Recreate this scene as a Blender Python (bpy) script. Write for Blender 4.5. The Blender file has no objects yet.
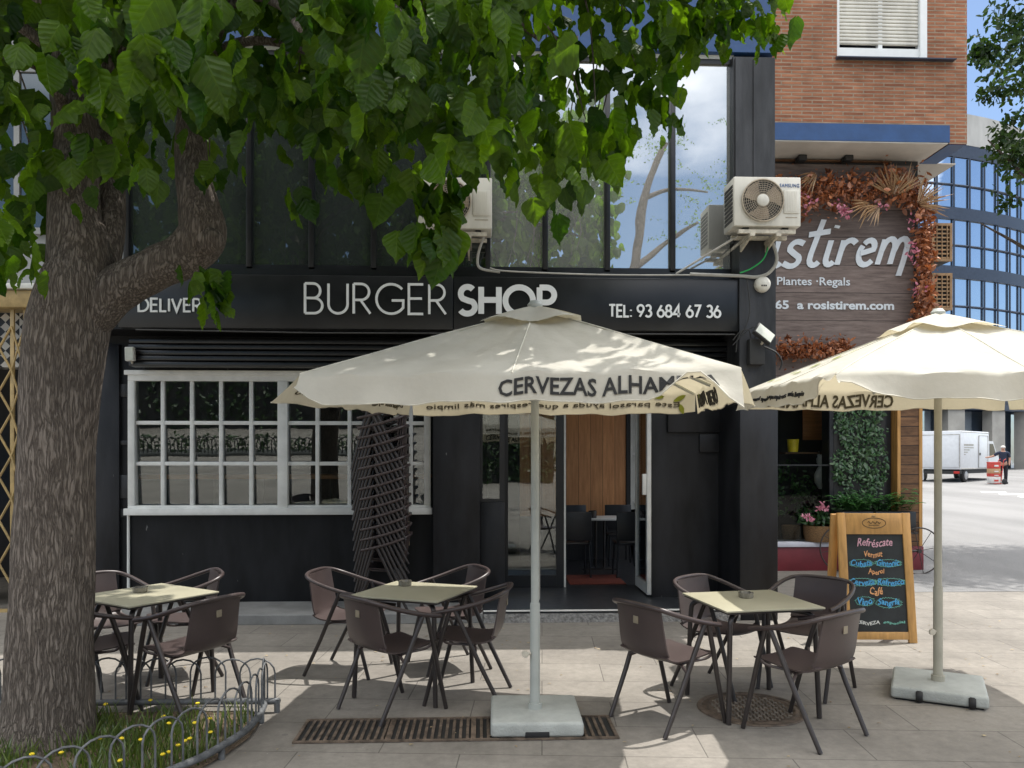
import bpy, bmesh, math, random
from math import sin, cos, pi, radians, atan2, sqrt
from mathutils import Vector, Matrix, noise
random.seed(7)
S = bpy.context.scene
COL = S.collection

# ------------------------------------------------------------------ camera, sky, sun, exposure
F, PX0, YH, HC, TH = 780.0, 512.0, 457.0, 1.72, radians(2.3)
cam_d = bpy.data.cameras.new('camera')
cam = bpy.data.objects.new('camera', cam_d); COL.objects.link(cam)
cam.location = (0, 0, HC); cam.rotation_euler = (pi/2, 0, -TH)
cam_d.sensor_width = 36; cam_d.lens = 36*F/1024
cam_d.shift_y = (YH-384)/1024; cam_d.clip_end = 2000; cam_d.clip_start = 0.05
S.camera = cam

SUN = Vector((0.33, 0.20, 1.0)).normalized()
w = bpy.data.worlds.new('World'); S.world = w; w.use_nodes = True
nt = w.node_tree; nt.nodes.clear()
sky = nt.nodes.new('ShaderNodeTexSky'); sky.sky_type = 'NISHITA'; sky.sun_disc = False
sky.sun_elevation = math.asin(SUN.z); sky.sun_rotation = atan2(SUN.x, SUN.y)
sky.air_density = 1.0; sky.dust_density = 0.7; sky.ozone_density = 2.5
tc = nt.nodes.new('ShaderNodeTexCoord'); mp = nt.nodes.new('ShaderNodeMapping')
mp.inputs['Scale'].default_value = (1.0, 1.0, 1.9); mp.inputs['Rotation'].default_value = (0, 0, pi); mp.inputs['Location'].default_value = (1.7, 0.4, 0.3)
nz = nt.nodes.new('ShaderNodeTexNoise'); nz.inputs['Scale'].default_value = 2.2; nz.inputs['Detail'].default_value = 7
rp = nt.nodes.new('ShaderNodeValToRGB'); rp.color_ramp.elements[0].position = 0.40; rp.color_ramp.elements[1].position = 0.66
mx = nt.nodes.new('ShaderNodeMix'); mx.data_type = 'RGBA'; mx.inputs['B'].default_value = (17.5, 17.4, 17.2, 1)
bg = nt.nodes.new('ShaderNodeBackground'); bg.inputs['Strength'].default_value = 0.085
wo = nt.nodes.new('ShaderNodeOutputWorld')
L = nt.links.new
L(tc.outputs['Generated'], mp.inputs['Vector']); L(mp.outputs['Vector'], nz.inputs['Vector'])
sx = nt.nodes.new('ShaderNodeSeparateXYZ'); L(tc.outputs['Generated'], sx.inputs['Vector'])
el = nt.nodes.new('ShaderNodeMath'); el.operation = 'MULTIPLY_ADD'; el.inputs[1].default_value = .90; el.inputs[2].default_value = -.42   # more cloud overhead than low down
L(sx.outputs['Z'], el.inputs[0])
ad = nt.nodes.new('ShaderNodeMath'); ad.operation = 'ADD'; L(nz.outputs['Fac'], ad.inputs[0]); L(el.outputs[0], ad.inputs[1])
L(ad.outputs[0], rp.inputs['Fac']); L(rp.outputs['Color'], mx.inputs['Factor'])
L(sky.outputs['Color'], mx.inputs['A']); L(mx.outputs['Result'], bg.inputs['Color']); L(bg.outputs['Background'], wo.inputs['Surface'])
sd = bpy.data.lights.new('sun', 'SUN'); sd.energy = 2.7; sd.angle = radians(0.53); sd.color = (1.0, 0.965, 0.91)
so = bpy.data.objects.new('sun', sd); COL.objects.link(so); so.location = SUN*40
so.rotation_euler = SUN.to_track_quat('Z', 'Y').to_euler()
S.view_settings.view_transform = 'Standard'; S.view_settings.look = 'None'
S.view_settings.gamma = 1; S.view_settings.use_curve_mapping = False
S.view_settings.exposure = 1.0
S.cycles.max_bounces = 10; S.cycles.transparent_max_bounces = 16
S.cycles.diffuse_bounces = 5; S.cycles.glossy_bounces = 5; S.cycles.transmission_bounces = 6
S.cycles.caustics_reflective = False; S.cycles.caustics_refractive = False
S.cycles.sample_clamp_indirect = 6

# ------------------------------------------------------------------ picture -> place helpers
def ray(px, py):
    cx, cz = (px-PX0)/F, -(py-YH)/F
    return Vector((cx*cos(TH)+sin(TH), -cx*sin(TH)+cos(TH), cz))
def P(px, py, Y):
    d = ray(px, py); t = Y/d.y
    return Vector((d.x*t, Y, HC+d.z*t))
def G(px, py, z=0.0):
    d = ray(px, py); t = (z-HC)/d.z
    return Vector((d.x*t, d.y*t, z))
def XP(px, Y): return P(px, YH, Y).x
def ZP(py, Y, px=512): return P(px, py, Y).z

# ------------------------------------------------------------------ materials
MATS = {}
def _mk(name):
    m = bpy.data.materials.new(name); m.use_nodes = True
    t = m.node_tree; t.nodes.clear()
    o = t.nodes.new('ShaderNodeOutputMaterial')
    MATS[name] = m
    return m, t, o
def N(t, k, **kw):
    n = t.nodes.new(k)
    for a, v in kw.items():
        if a in n.inputs: n.inputs[a].default_value = v
        else: setattr(n, a, v)
    return n
def rgba(c): return (c[0], c[1], c[2], 1)
def noisecol(t, vec, c0, c1, scale, detail=6, lo=0.35, hi=0.65, rough=.6):
    n = N(t, 'ShaderNodeTexNoise'); n.inputs['Scale'].default_value = scale; n.inputs['Detail'].default_value = detail
    n.inputs['Roughness'].default_value = rough
    t.links.new(vec, n.inputs['Vector'])
    r = N(t, 'ShaderNodeValToRGB')
    r.color_ramp.elements[0].position = lo; r.color_ramp.elements[1].position = hi
    r.color_ramp.elements[0].color = rgba(c0); r.color_ramp.elements[1].color = rgba(c1)
    t.links.new(n.outputs['Fac'], r.inputs['Fac'])
    return n, r
def pm(name, col, rough=0.6, chips=0, metal=0.0, var=0.18, vscale=6.0, bump=0.0, bscale=60.0, stretch=(1, 1, 1), spec=0.5, coat=0.0, rvar=0.12):
    """painted / plain surface with uneven colour, uneven gloss and a fine bump"""
    m, t, o = _mk(name)
    tc = N(t, 'ShaderNodeTexCoord'); mp = N(t, 'ShaderNodeMapping'); mp.inputs['Scale'].default_value = stretch
    t.links.new(tc.outputs['Object'], mp.inputs['Vector'])
    c0 = [c*(1-var) for c in col]; c1 = [min(1, c*(1+var)) for c in col]
    n, r = noisecol(t, mp.outputs['Vector'], c0, c1, vscale)
    if chips:
        nc = N(t, 'ShaderNodeTexNoise'); nc.inputs['Scale'].default_value = chips; nc.inputs['Detail'].default_value = 5; t.links.new(mp.outputs['Vector'], nc.inputs['Vector'])
        rc = N(t, 'ShaderNodeMapRange'); rc.inputs['From Min'].default_value = .715; rc.inputs['From Max'].default_value = .75; t.links.new(nc.outputs['Fac'], rc.inputs['Value'])
        mc = N(t, 'ShaderNodeMix'); mc.data_type = 'RGBA'; mc.inputs['B'].default_value = (.22, .22, .21, 1)
        t.links.new(rc.outputs['Result'], mc.inputs['Factor']); t.links.new(r.outputs['Color'], mc.inputs['A'])
        class _R: outputs = {'Color': mc.outputs['Result']}
        r = _R
    b = N(t, 'ShaderNodeBsdfPrincipled'); b.inputs['Metallic'].default_value = metal
    b.inputs['Specular IOR Level'].default_value = spec; b.inputs['Coat Weight'].default_value = coat
    t.links.new(r.outputs['Color'], b.inputs['Base Color'])
    mr = N(t, 'ShaderNodeMapRange'); mr.inputs['To Min'].default_value = max(.02, rough-rvar); mr.inputs['To Max'].default_value = min(1, rough+rvar)
    t.links.new(n.outputs['Fac'], mr.inputs['Value']); t.links.new(mr.outputs['Result'], b.inputs['Roughness'])
    if bump:
        n2 = N(t, 'ShaderNodeTexNoise'); n2.inputs['Scale'].default_value = bscale; n2.inputs['Detail'].default_value = 4
        t.links.new(mp.outputs['Vector'], n2.inputs['Vector'])
        bp = N(t, 'ShaderNodeBump'); bp.inputs['Strength'].default_value = bump; bp.inputs['Distance'].default_value = .02
        t.links.new(n2.outputs['Fac'], bp.inputs['Height']); t.links.new(bp.outputs['Normal'], b.inputs['Normal'])
    t.links.new(b.outputs['BSDF'], o.inputs['Surface'])
    return m
def glass(name, mirror, tint, rough=0.01, wav=0.0):
    """window glass: part reflects, part lets the room behind through"""
    m, t, o = _mk(name)
    g = N(t, 'ShaderNodeBsdfGlossy'); g.inputs['Roughness'].default_value = rough; g.inputs['Color'].default_value = (.92, .95, .97, 1)
    tr = N(t, 'ShaderNodeBsdfTransparent'); tr.inputs['Color'].default_value = rgba(tint)
    fr = N(t, 'ShaderNodeFresnel'); fr.inputs['IOR'].default_value = 1.5
    ma = N(t, 'ShaderNodeMath', operation='ADD', use_clamp=True); ma.inputs[1].default_value = mirror
    mx = N(t, 'ShaderNodeMixShader')
    if wav:
        tc = N(t, 'ShaderNodeTexCoord'); n = N(t, 'ShaderNodeTexNoise'); n.inputs['Scale'].default_value = 1.3
        t.links.new(tc.outputs['Object'], n.inputs['Vector'])
        bp = N(t, 'ShaderNodeBump'); bp.inputs['Strength'].default_value = wav; bp.inputs['Distance'].default_value = .05
        t.links.new(n.outputs['Fac'], bp.inputs['Height']); t.links.new(bp.outputs['Normal'], g.inputs['Normal'])
    t.links.new(fr.outputs['Fac'], ma.inputs[0]); t.links.new(ma.outputs['Value'], mx.inputs['Fac'])
    t.links.new(tr.outputs['BSDF'], mx.inputs[1]); t.links.new(g.outputs['BSDF'], mx.inputs[2])
    t.links.new(mx.outputs['Shader'], o.inputs['Surface'])
    return m
def coated_glass(name, refl, body, wav=.04):
    m, t, o = _mk(name)
    g = N(t, 'ShaderNodeBsdfGlossy'); g.inputs['Roughness'].default_value = .012; g.inputs['Color'].default_value = rgba(refl)
    d = N(t, 'ShaderNodeBsdfDiffuse'); d.inputs['Color'].default_value = rgba(body)
    a = N(t, 'ShaderNodeAddShader')
    tc = N(t, 'ShaderNodeTexCoord'); n = N(t, 'ShaderNodeTexNoise'); n.inputs['Scale'].default_value = 1.1
    t.links.new(tc.outputs['Object'], n.inputs['Vector'])
    bp = N(t, 'ShaderNodeBump'); bp.inputs['Strength'].default_value = wav; bp.inputs['Distance'].default_value = .05
    t.links.new(n.outputs['Fac'], bp.inputs['Height']); t.links.new(bp.outputs['Normal'], g.inputs['Normal'])
    t.links.new(g.outputs['BSDF'], a.inputs[0]); t.links.new(d.outputs['BSDF'], a.inputs[1]); t.links.new(a.outputs['Shader'], o.inputs['Surface'])
    return m
def leafmat(name, c0, c1, trans, rough=.42, tcol=None, gloss=.06, vein=False):
    m, t, o = _mk(name)
    ge = N(t, 'ShaderNodeNewGeometry')
    r = N(t, 'ShaderNodeValToRGB'); r.color_ramp.elements[0].color = rgba(c0); r.color_ramp.elements[1].color = rgba(c1)
    t.links.new(ge.outputs['Random Per Island'], r.inputs['Fac'])
    tcx = N(t, 'ShaderNodeTexCoord'); n = N(t, 'ShaderNodeTexNoise'); n.inputs['Scale'].default_value = 38; n.inputs['Detail'].default_value = 3
    t.links.new(tcx.outputs['Object'], n.inputs['Vector'])
    mr = N(t, 'ShaderNodeMapRange'); mr.inputs['To Min'].default_value = .7; mr.inputs['To Max'].default_value = 1.3
    t.links.new(n.outputs['Fac'], mr.inputs['Value'])
    mu = N(t, 'ShaderNodeMix'); mu.data_type = 'RGBA'; mu.blend_type = 'MULTIPLY'; mu.inputs['Factor'].default_value = 1
    t.links.new(r.outputs['Color'], mu.inputs['A']); t.links.new(mr.outputs['Result'], mu.inputs['B'])
    d = N(t, 'ShaderNodeBsdfDiffuse'); tl = N(t, 'ShaderNodeBsdfTranslucent'); g = N(t, 'ShaderNodeBsdfGlossy'); g.inputs['Roughness'].default_value = rough
    uv = N(t, 'ShaderNodeUVMap'); su = N(t, 'ShaderNodeSeparateXYZ'); t.links.new(uv.outputs['UV'], su.inputs['Vector'])
    ax = N(t, 'ShaderNodeMath', operation='ABSOLUTE'); t.links.new(su.outputs['X'], ax.inputs[0])
    vv = N(t, 'ShaderNodeMath', operation='MULTIPLY_ADD'); vv.inputs[1].default_value = -.62; t.links.new(ax.outputs[0], vv.inputs[0]); t.links.new(su.outputs['Y'], vv.inputs[2])
    pp = N(t, 'ShaderNodeMath', operation='PINGPONG'); pp.inputs[1].default_value = .090; t.links.new(vv.outputs[0], pp.inputs[0])
    mv = N(t, 'ShaderNodeMapRange'); mv.inputs['From Max'].default_value = .016; t.links.new(pp.outputs[0], mv.inputs['Value'])
    mm = N(t, 'ShaderNodeMapRange'); mm.inputs['From Min'].default_value = .010; mm.inputs['From Max'].default_value = .028; t.links.new(ax.outputs[0], mm.inputs['Value'])
    vm = N(t, 'ShaderNodeMath', operation='MINIMUM'); t.links.new(mv.outputs['Result'], vm.inputs[0]); t.links.new(mm.outputs['Result'], vm.inputs[1])
    vh = N(t, 'ShaderNodeMath', operation='MINIMUM'); pq = N(t, 'ShaderNodeMath', operation='MULTIPLY'); pq.inputs[1].default_value = 14.0
    t.links.new(pp.outputs[0], pq.inputs[0]); t.links.new(pq.outputs[0], vh.inputs[0]); t.links.new(mm.outputs['Result'], vh.inputs[1])
    if vein:
        m3 = N(t, 'ShaderNodeMix'); m3.data_type = 'RGBA'; m3.blend_type = 'MULTIPLY'; m3.inputs['B'].default_value = (1.35, 1.25, 1.3, 1)
        iv = N(t, 'ShaderNodeMath', operation='SUBTRACT'); iv.inputs[0].default_value = 1.0; t.links.new(vm.outputs[0], iv.inputs[1])
        t.links.new(iv.outputs[0], m3.inputs['Factor']); t.links.new(mu.outputs['Result'], m3.inputs['A']); mu = m3
    t.links.new(mu.outputs['Result'], d.inputs['Color'])
    mt = N(t, 'ShaderNodeMix'); mt.data_type = 'RGBA'; mt.blend_type = 'MULTIPLY'; mt.inputs['Factor'].default_value = 1
    mt.inputs['B'].default_value = rgba(tcol or (1.9, 2.0, .5))
    t.links.new(mu.outputs['Result'], mt.inputs['A']); t.links.new(mt.outputs['Result'], tl.inputs['Color'])
    m1 = N(t, 'ShaderNodeMixShader'); m1.inputs['Fac'].default_value = trans
    m2 = N(t, 'ShaderNodeMixShader'); m2.inputs['Fac'].default_value = gloss
    t.links.new(d.outputs['BSDF'], m1.inputs[1]); t.links.new(tl.outputs['BSDF'], m1.inputs[2])
    t.links.new(m1.outputs['Shader'], m2.inputs[1]); t.links.new(g.outputs['BSDF'], m2.inputs[2])
    bp = N(t, 'ShaderNodeBump'); bp.inputs['Strength'].default_value = .35; bp.inputs['Distance'].default_value = .01
    if vein: bp.inputs['Strength'].default_value = .38; t.links.new(vh.outputs[0], bp.inputs['Height'])
    else: t.links.new(n.outputs['Fac'], bp.inputs['Height'])
    t.links.new(bp.outputs['Normal'], d.inputs['Normal']); t.links.new(bp.outputs['Normal'], g.inputs['Normal'])
    t.links.new(m2.outputs['Shader'], o.inputs['Surface'])
    return m
def fabric(name, col, tcol, trans):
    m, t, o = _mk(name)
    tc = N(t, 'ShaderNodeTexCoord')
    n, r = noisecol(t, tc.outputs['Object'], [c*.86 for c in col], col, 3.0, 8, .3, .6)
    d = N(t, 'ShaderNodeBsdfDiffuse'); tl = N(t, 'ShaderNodeBsdfTranslucent'); tl.inputs['Color'].default_value = rgba(tcol)
    mx = N(t, 'ShaderNodeMixShader'); mx.inputs['Fac'].default_value = trans
    n2 = N(t, 'ShaderNodeTexNoise'); n2.inputs['Scale'].default_value = 5; n2.inputs['Detail'].default_value = 5
    t.links.new(tc.outputs['Object'], n2.inputs['Vector'])
    bp = N(t, 'ShaderNodeBump'); bp.inputs['Strength'].default_value = .5; bp.inputs['Distance'].default_value = .03
    t.links.new(n2.outputs['Fac'], bp.inputs['Height']); t.links.new(bp.outputs['Normal'], d.inputs['Normal'])
    t.links.new(r.outputs['Color'], d.inputs['Color']); t.links.new(d.outputs['BSDF'], mx.inputs[1]); t.links.new(tl.outputs['BSDF'], mx.inputs[2])
    t.links.new(mx.outputs['Shader'], o.inputs['Surface'])
    return m
def planks(name, c0, c1, axis, pitch, gap=(.015, .01, .008), rough=.6, grain=(1, 1, 1), gapw=.04):
    """boards laid across `axis` (0,1,2 = the axis along which boards repeat)"""
    m, t, o = _mk(name)
    ge = N(t, 'ShaderNodeNewGeometry'); sp = N(t, 'ShaderNodeSeparateXYZ'); t.links.new(ge.outputs['Position'], sp.inputs['Vector'])
    dv = N(t, 'ShaderNodeMath', operation='DIVIDE'); dv.inputs[1].default_value = pitch; t.links.new(sp.outputs[axis], dv.inputs[0])
    fl = N(t, 'ShaderNodeMath', operation='FLOOR'); t.links.new(dv.outputs[0], fl.inputs[0])
    fr = N(t, 'ShaderNodeMath', operation='FRACT'); t.links.new(dv.outputs[0], fr.inputs[0])
    wn = N(t, 'ShaderNodeTexWhiteNoise', noise_dimensions='1D'); t.links.new(fl.outputs[0], wn.inputs['W'])
    mp = N(t, 'ShaderNodeMapping'); mp.inputs['Scale'].default_value = grain; t.links.new(ge.outputs['Position'], mp.inputs['Vector'])
    ad = N(t, 'ShaderNodeVectorMath', operation='ADD'); t.links.new(mp.outputs['Vector'], ad.inputs[0]); t.links.new(wn.outputs['Color'], ad.inputs[1])
    n, r = noisecol(t, ad.outputs[0], c0, c1, 3.0, 10, .3, .7, .7)
    hv = N(t, 'ShaderNodeMapRange'); hv.inputs['To Min'].default_value = .65; hv.inputs['To Max'].default_value = 1.25; t.links.new(wn.outputs['Value'], hv.inputs['Value'])
    mu = N(t, 'ShaderNodeMix'); mu.data_type = 'RGBA'; mu.blend_type = 'MULTIPLY'; mu.inputs['Factor'].default_value = 1
    t.links.new(r.outputs['Color'], mu.inputs['A']); t.links.new(hv.outputs['Result'], mu.inputs['B'])
    ls = N(t, 'ShaderNodeMath', operation='LESS_THAN'); ls.inputs[1].default_value = gapw; t.links.new(fr.outputs[0], ls.inputs[0])
    mg = N(t, 'ShaderNodeMix'); mg.data_type = 'RGBA'; mg.inputs['B'].default_value = rgba(gap)
    t.links.new(ls.outputs[0], mg.inputs['Factor']); t.links.new(mu.outputs['Result'], mg.inputs['A'])
    b = N(t, 'ShaderNodeBsdfPrincipled'); b.inputs['Roughness'].default_value = rough
    t.links.new(mg.outputs['Result'], b.inputs['Base Color'])
    bp = N(t, 'ShaderNodeBump'); bp.inputs['Strength'].default_value = .4; bp.inputs['Distance'].default_value = .01
    t.links.new(n.outputs['Fac'], bp.inputs['Height']); t.links.new(bp.outputs['Normal'], b.inputs['Normal'])
    t.links.new(b.outputs['BSDF'], o.inputs['Surface'])
    return m
def bricks(name, c0, c1, mortar, bw, rh, ms, plane='XZ', rot=0.0, rough=.85, bump=.5, stain=.25, msmooth=.1, sscale=.7, freq=2):
    m, t, o = _mk(name)
    ge = N(t, 'ShaderNodeNewGeometry'); sp = N(t, 'ShaderNodeSeparateXYZ'); t.links.new(ge.outputs['Position'], sp.inputs['Vector'])
    cb = N(t, 'ShaderNodeCombineXYZ')
    if plane == 'XZ':
        sm = N(t, 'ShaderNodeMath', operation='ADD'); t.links.new(sp.outputs[0], sm.inputs[0]); t.links.new(sp.outputs[1], sm.inputs[1])
        t.links.new(sm.outputs[0], cb.inputs[0]); t.links.new(sp.outputs[2], cb.inputs[1])
    else:
        t.links.new(sp.outputs[0], cb.inputs[0]); t.links.new(sp.outputs[1], cb.inputs[1])
    mp = N(t, 'ShaderNodeMapping'); mp.inputs['Rotation'].default_value = (0, 0, rot); t.links.new(cb.outputs[0], mp.inputs['Vector'])
    br = N(t, 'ShaderNodeTexBrick'); br.inputs['Scale'].default_value = 1; br.inputs['Brick Width'].default_value = bw; br.inputs['Row Height'].default_value = rh
    br.inputs['Mortar Size'].default_value = ms; br.inputs['Mortar Smooth'].default_value = msmooth; br.inputs['Color1'].default_value = rgba(c0); br.inputs['Color2'].default_value = rgba(c1)
    br.inputs['Mortar'].default_value = rgba(mortar); br.offset_frequency = freq
    t.links.new(mp.outputs['Vector'], br.inputs['Vector'])
    n, r = noisecol(t, ge.outputs['Position'], (1-stain,)*3, (1+stain*.6,)*3, sscale, 9, .3, .7, .65)
    ms_ = N(t, 'ShaderNodeMapping'); ms_.inputs['Scale'].default_value = (.22, .22, 1.3) if plane == 'XZ' else (1, 1, 1); t.links.new(ge.outputs['Position'], ms_.inputs['Vector'])
    lo_ = .62 if plane == 'XZ' else .80
    n2, r2 = noisecol(t, ms_.outputs['Vector'], (lo_,)*3, (1.22 if plane == 'XZ' else 1.12,)*3, 14, 8, .3, .7, .75)
    mu = N(t, 'ShaderNodeMix'); mu.data_type = 'RGBA'; mu.blend_type = 'MULTIPLY'; mu.inputs['Factor'].default_value = 1
    mu2 = N(t, 'ShaderNodeMix'); mu2.data_type = 'RGBA'; mu2.blend_type = 'MULTIPLY'; mu2.inputs['Factor'].default_value = 1
    t.links.new(br.outputs['Color'], mu.inputs['A']); t.links.new(r.outputs['Color'], mu.inputs['B'])
    t.links.new(mu.outputs['Result'], mu2.inputs['A']); t.links.new(r2.outputs['Color'], mu2.inputs['B'])
    b = N(t, 'ShaderNodeBsdfPrincipled'); b.inputs['Roughness'].default_value = rough; b.inputs['Specular IOR Level'].default_value = .3
    if plane == 'XY':      # trodden gum spots, and pale scuffs
        for sc_, th_, col_ in ((4.2, .10, (.12, .115, .105)), (9.0, .085, (.15, .14, .125)), (13.0, .06, (.46, .44, .41))):
            vo = N(t, 'ShaderNodeTexVoronoi'); vo.inputs['Scale'].default_value = sc_; t.links.new(ge.outputs['Position'], vo.inputs['Vector'])
            sv = N(t, 'ShaderNodeSeparateColor'); t.links.new(vo.outputs['Color'], sv.inputs['Color'])
            th = N(t, 'ShaderNodeMath', operation='MULTIPLY_ADD'); th.inputs[1].default_value = th_*2; th.inputs[2].default_value = -th_; t.links.new(sv.outputs['Red'], th.inputs[0])
            lt = N(t, 'ShaderNodeMath', operation='LESS_THAN'); t.links.new(vo.outputs['Distance'], lt.inputs[0]); t.links.new(th.outputs[0], lt.inputs[1])
            hf_ = N(t, 'ShaderNodeMath', operation='MULTIPLY'); hf_.inputs[1].default_value = .55; t.links.new(lt.outputs[0], hf_.inputs[0])
            mm = N(t, 'ShaderNodeMix'); mm.data_type = 'RGBA'; mm.inputs['B'].default_value = rgba(col_)
            t.links.new(hf_.outputs[0], mm.inputs['Factor']); t.links.new(mu2.outputs['Result'], mm.inputs['A']); mu2 = mm
    t.links.new(mu2.outputs['Result'], b.inputs['Base Color'])
    su = N(t, 'ShaderNodeMath', operation='MULTIPLY_ADD'); su.inputs[1].default_value = -1.0; 
    t.links.new(br.outputs['Fac'], su.inputs[0]); t.links.new(n2.outputs['Fac'], su.inputs[2])
    bp = N(t, 'ShaderNodeBump'); bp.inputs['Strength'].default_value = bump; bp.inputs['Distance'].default_value = .008
    t.links.new(su.outputs[0], bp.inputs['Height']); t.links.new(bp.outputs['Normal'], b.inputs['Normal'])
    t.links.new(b.outputs['BSDF'], o.inputs['Surface'])
    return m
def barkmat(name):
    m, t, o = _mk(name)
    tc = N(t, 'ShaderNodeTexCoord'); mp = N(t, 'ShaderNodeMapping'); mp.inputs['Scale'].default_value = (1, 1, .11)
    nw = N(t, 'ShaderNodeTexNoise'); nw.inputs['Scale'].default_value = 4; nw.inputs['Detail'].default_value = 3
    t.links.new(tc.outputs['Object'], nw.inputs['Vector'])
    ad = N(t, 'ShaderNodeVectorMath', operation='MULTIPLY_ADD'); ad.inputs[1].default_value = (.06, .06, .06)
    t.links.new(nw.outputs['Color'], ad.inputs[0]); t.links.new(tc.outputs['Object'], ad.inputs[2])
    t.links.new(ad.outputs[0], mp.inputs['Vector'])
    n = N(t, 'ShaderNodeTexNoise'); n.inputs['Scale'].default_value = 60; n.inputs['Detail'].default_value = 8; n.inputs['Roughness'].default_value = .65
    t.links.new(mp.outputs['Vector'], n.inputs['Vector'])
    n3 = N(t, 'ShaderNodeTexNoise'); n3.inputs['Scale'].default_value = 58; n3.inputs['Detail'].default_value = 3; n3.inputs['Roughness'].default_value = .5; n3.inputs['Distortion'].default_value = .15
    t.links.new(mp.outputs['Vector'], n3.inputs['Vector'])
    sb_ = N(t, 'ShaderNodeMath', operation='SUBTRACT'); sb_.inputs[1].default_value = .5; t.links.new(n3.outputs['Fac'], sb_.inputs[0])
    ab = N(t, 'ShaderNodeMath', operation='ABSOLUTE'); t.links.new(sb_.outputs[0], ab.inputs[0])
    mr = N(t, 'ShaderNodeMapRange'); mr.inputs['From Max'].default_value = .13; t.links.new(ab.outputs[0], mr.inputs['Value'])
    h = N(t, 'ShaderNodeMath', operation='MULTIPLY_ADD'); h.inputs[1].default_value = .75
    t.links.new(mr.outputs['Result'], h.inputs[0]); t.links.new(n.outputs['Fac'], h.inputs[2])
    r = N(t, 'ShaderNodeValToRGB'); e = r.color_ramp.elements
    e[0].position = .28; e[0].color = (.070, .057, .048, 1); e[1].position = 1.0; e[1].color = (.25, .212, .18, 1)
    x = r.color_ramp.elements.new(.68); x.color = (.165, .137, .114, 1)
    dv = N(t, 'ShaderNodeMath', operation='DIVIDE'); dv.inputs[1].default_value = 1.35; t.links.new(h.outputs[0], dv.inputs[0]); t.links.new(dv.outputs[0], r.inputs['Fac'])
    b = N(t, 'ShaderNodeBsdfPrincipled'); b.inputs['Roughness'].default_value = .92; b.inputs['Specular IOR Level'].default_value = .2
    bp = N(t, 'ShaderNodeBump'); bp.inputs['Strength'].default_value = .8; bp.inputs['Distance'].default_value = .022
    t.links.new(h.outputs[0], bp.inputs['Height']); t.links.new(bp.outputs['Normal'], b.inputs['Normal'])
    t.links.new(r.outputs['Color'], b.inputs['Base Color']); t.links.new(b.outputs['BSDF'], o.inputs['Surface'])
    return m
def checker(name):
    m, t, o = _mk(name)
    ge = N(t, 'ShaderNodeNewGeometry'); mp = N(t, 'ShaderNodeMapping'); mp.inputs['Rotation'].default_value = (0, radians(45), 0)
    t.links.new(ge.outputs['Position'], mp.inputs['Vector'])
    c = N(t, 'ShaderNodeTexChecker'); c.inputs['Scale'].default_value = 13.0; c.inputs['Color1'].default_value = (.62, .6, .56, 1); c.inputs['Color2'].default_value = (.02, .02, .022, 1)
    t.links.new(mp.outputs['Vector'], c.inputs['Vector'])
    b = N(t, 'ShaderNodeBsdfPrincipled'); b.inputs['Roughness'].default_value = .35
    t.links.new(c.outputs['Color'], b.inputs['Base Color']); t.links.new(b.outputs['BSDF'], o.inputs['Surface'])
    return m

M = {}
M['paving'] = bricks('stone paving', (.262, .240, .210), (.238, .217, .190), (.125, .114, .10), .95, .5, .0045, 'XY', radians(4.5), .8, .35, .34, .5, .9)
M['asphalt'] = pm('worn pale asphalt', (.195, .192, .19), .9, var=.16, vscale=.6, bump=.6, bscale=90, stretch=(1, .25, 1))
M['paint_white'] = pm('white road paint', (.62, .61, .58), .8, var=.2, vscale=12)
M['soil'] = pm('dry soil', (.12, .085, .055), .95, var=.4, vscale=9, bump=1.0, bscale=40)
M['ledge'] = pm('grey stone ledge', (.25, .25, .245), .7, var=.2, vscale=3, bump=.2, bscale=50)
M['black'] = pm('black facade paint', (.0085, .0088, .010), .5, chips=13, spec=.3, stretch=(1, 1, .3), var=.6, vscale=4.0, bump=.05, bscale=12, rvar=.14)
M['black2'] = pm('charcoal panel', (.0165, .017, .020), .45, chips=11, spec=.35, stretch=(1, 1, .3), var=.5, vscale=4.0, bump=.04, bscale=10, rvar=.12)
M['signblack'] = pm('black sign panel', (.010, .0105, .012), .34, spec=.5, var=.45, vscale=2.2, rvar=.06)
M['steel_dark'] = pm('weathered dark steel', (.022, .023, .026), .5, .2, var=.7, vscale=5, bump=.25, bscale=14, stretch=(1, 1, .25))
M['mullion'] = pm('black mullion', (.012, .013, .016), .35, var=.2)
M['white_frame'] = pm('off white window paint', (.74, .74, .71), .45, var=.1, vscale=5, bump=.05, bscale=40)
M['white'] = pm('white lettering', (.78, .80, .80), .5, var=.04)
M['letter_blue'] = pm('pale blue grey print', (.62, .67, .71), .6, var=.05)
M['letter_black'] = pm('black print', (.012, .011, .01), .7, var=.1)
M['print_brown'] = pm('brown print', (.07, .06, .035), .8, var=.1)
M['print_green'] = pm('olive green print', (.30, .34, .04), .8, var=.2)
M['blue'] = pm('blue fascia paint', (.018, .065, .185), .5, var=.15, vscale=3, bump=.1, bscale=20)
M['soffit'] = pm('white soffit render', (.62, .59, .54), .9, var=.1, vscale=2, bump=.15, bscale=60)
M['brick'] = bricks('red brick', (.41, .175, .095), (.29, .112, .062), (.35, .26, .185), .30, .053, .010, 'XZ', 0, .9, .9, .3, .2, 1.4)
M['redplinth'] = pm('dark red plinth', (.16, .02, .028), .5, var=.15, vscale=4)
M['lilac'] = pm('pale sill', (.55, .56, .62), .5, var=.08)
M['banner'] = planks('printed dark boards', (.085, .062, .055), (.23, .18, .16), 2, .42, grain=(.9, 1, 9), rough=.75, gapw=.02)
M['woodcladding'] = planks('rough timber cladding', (.06, .028, .014), (.20, .105, .05), 2, .145, grain=(1.5, 1.5, 8), rough=.8, gapw=.09)
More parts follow.
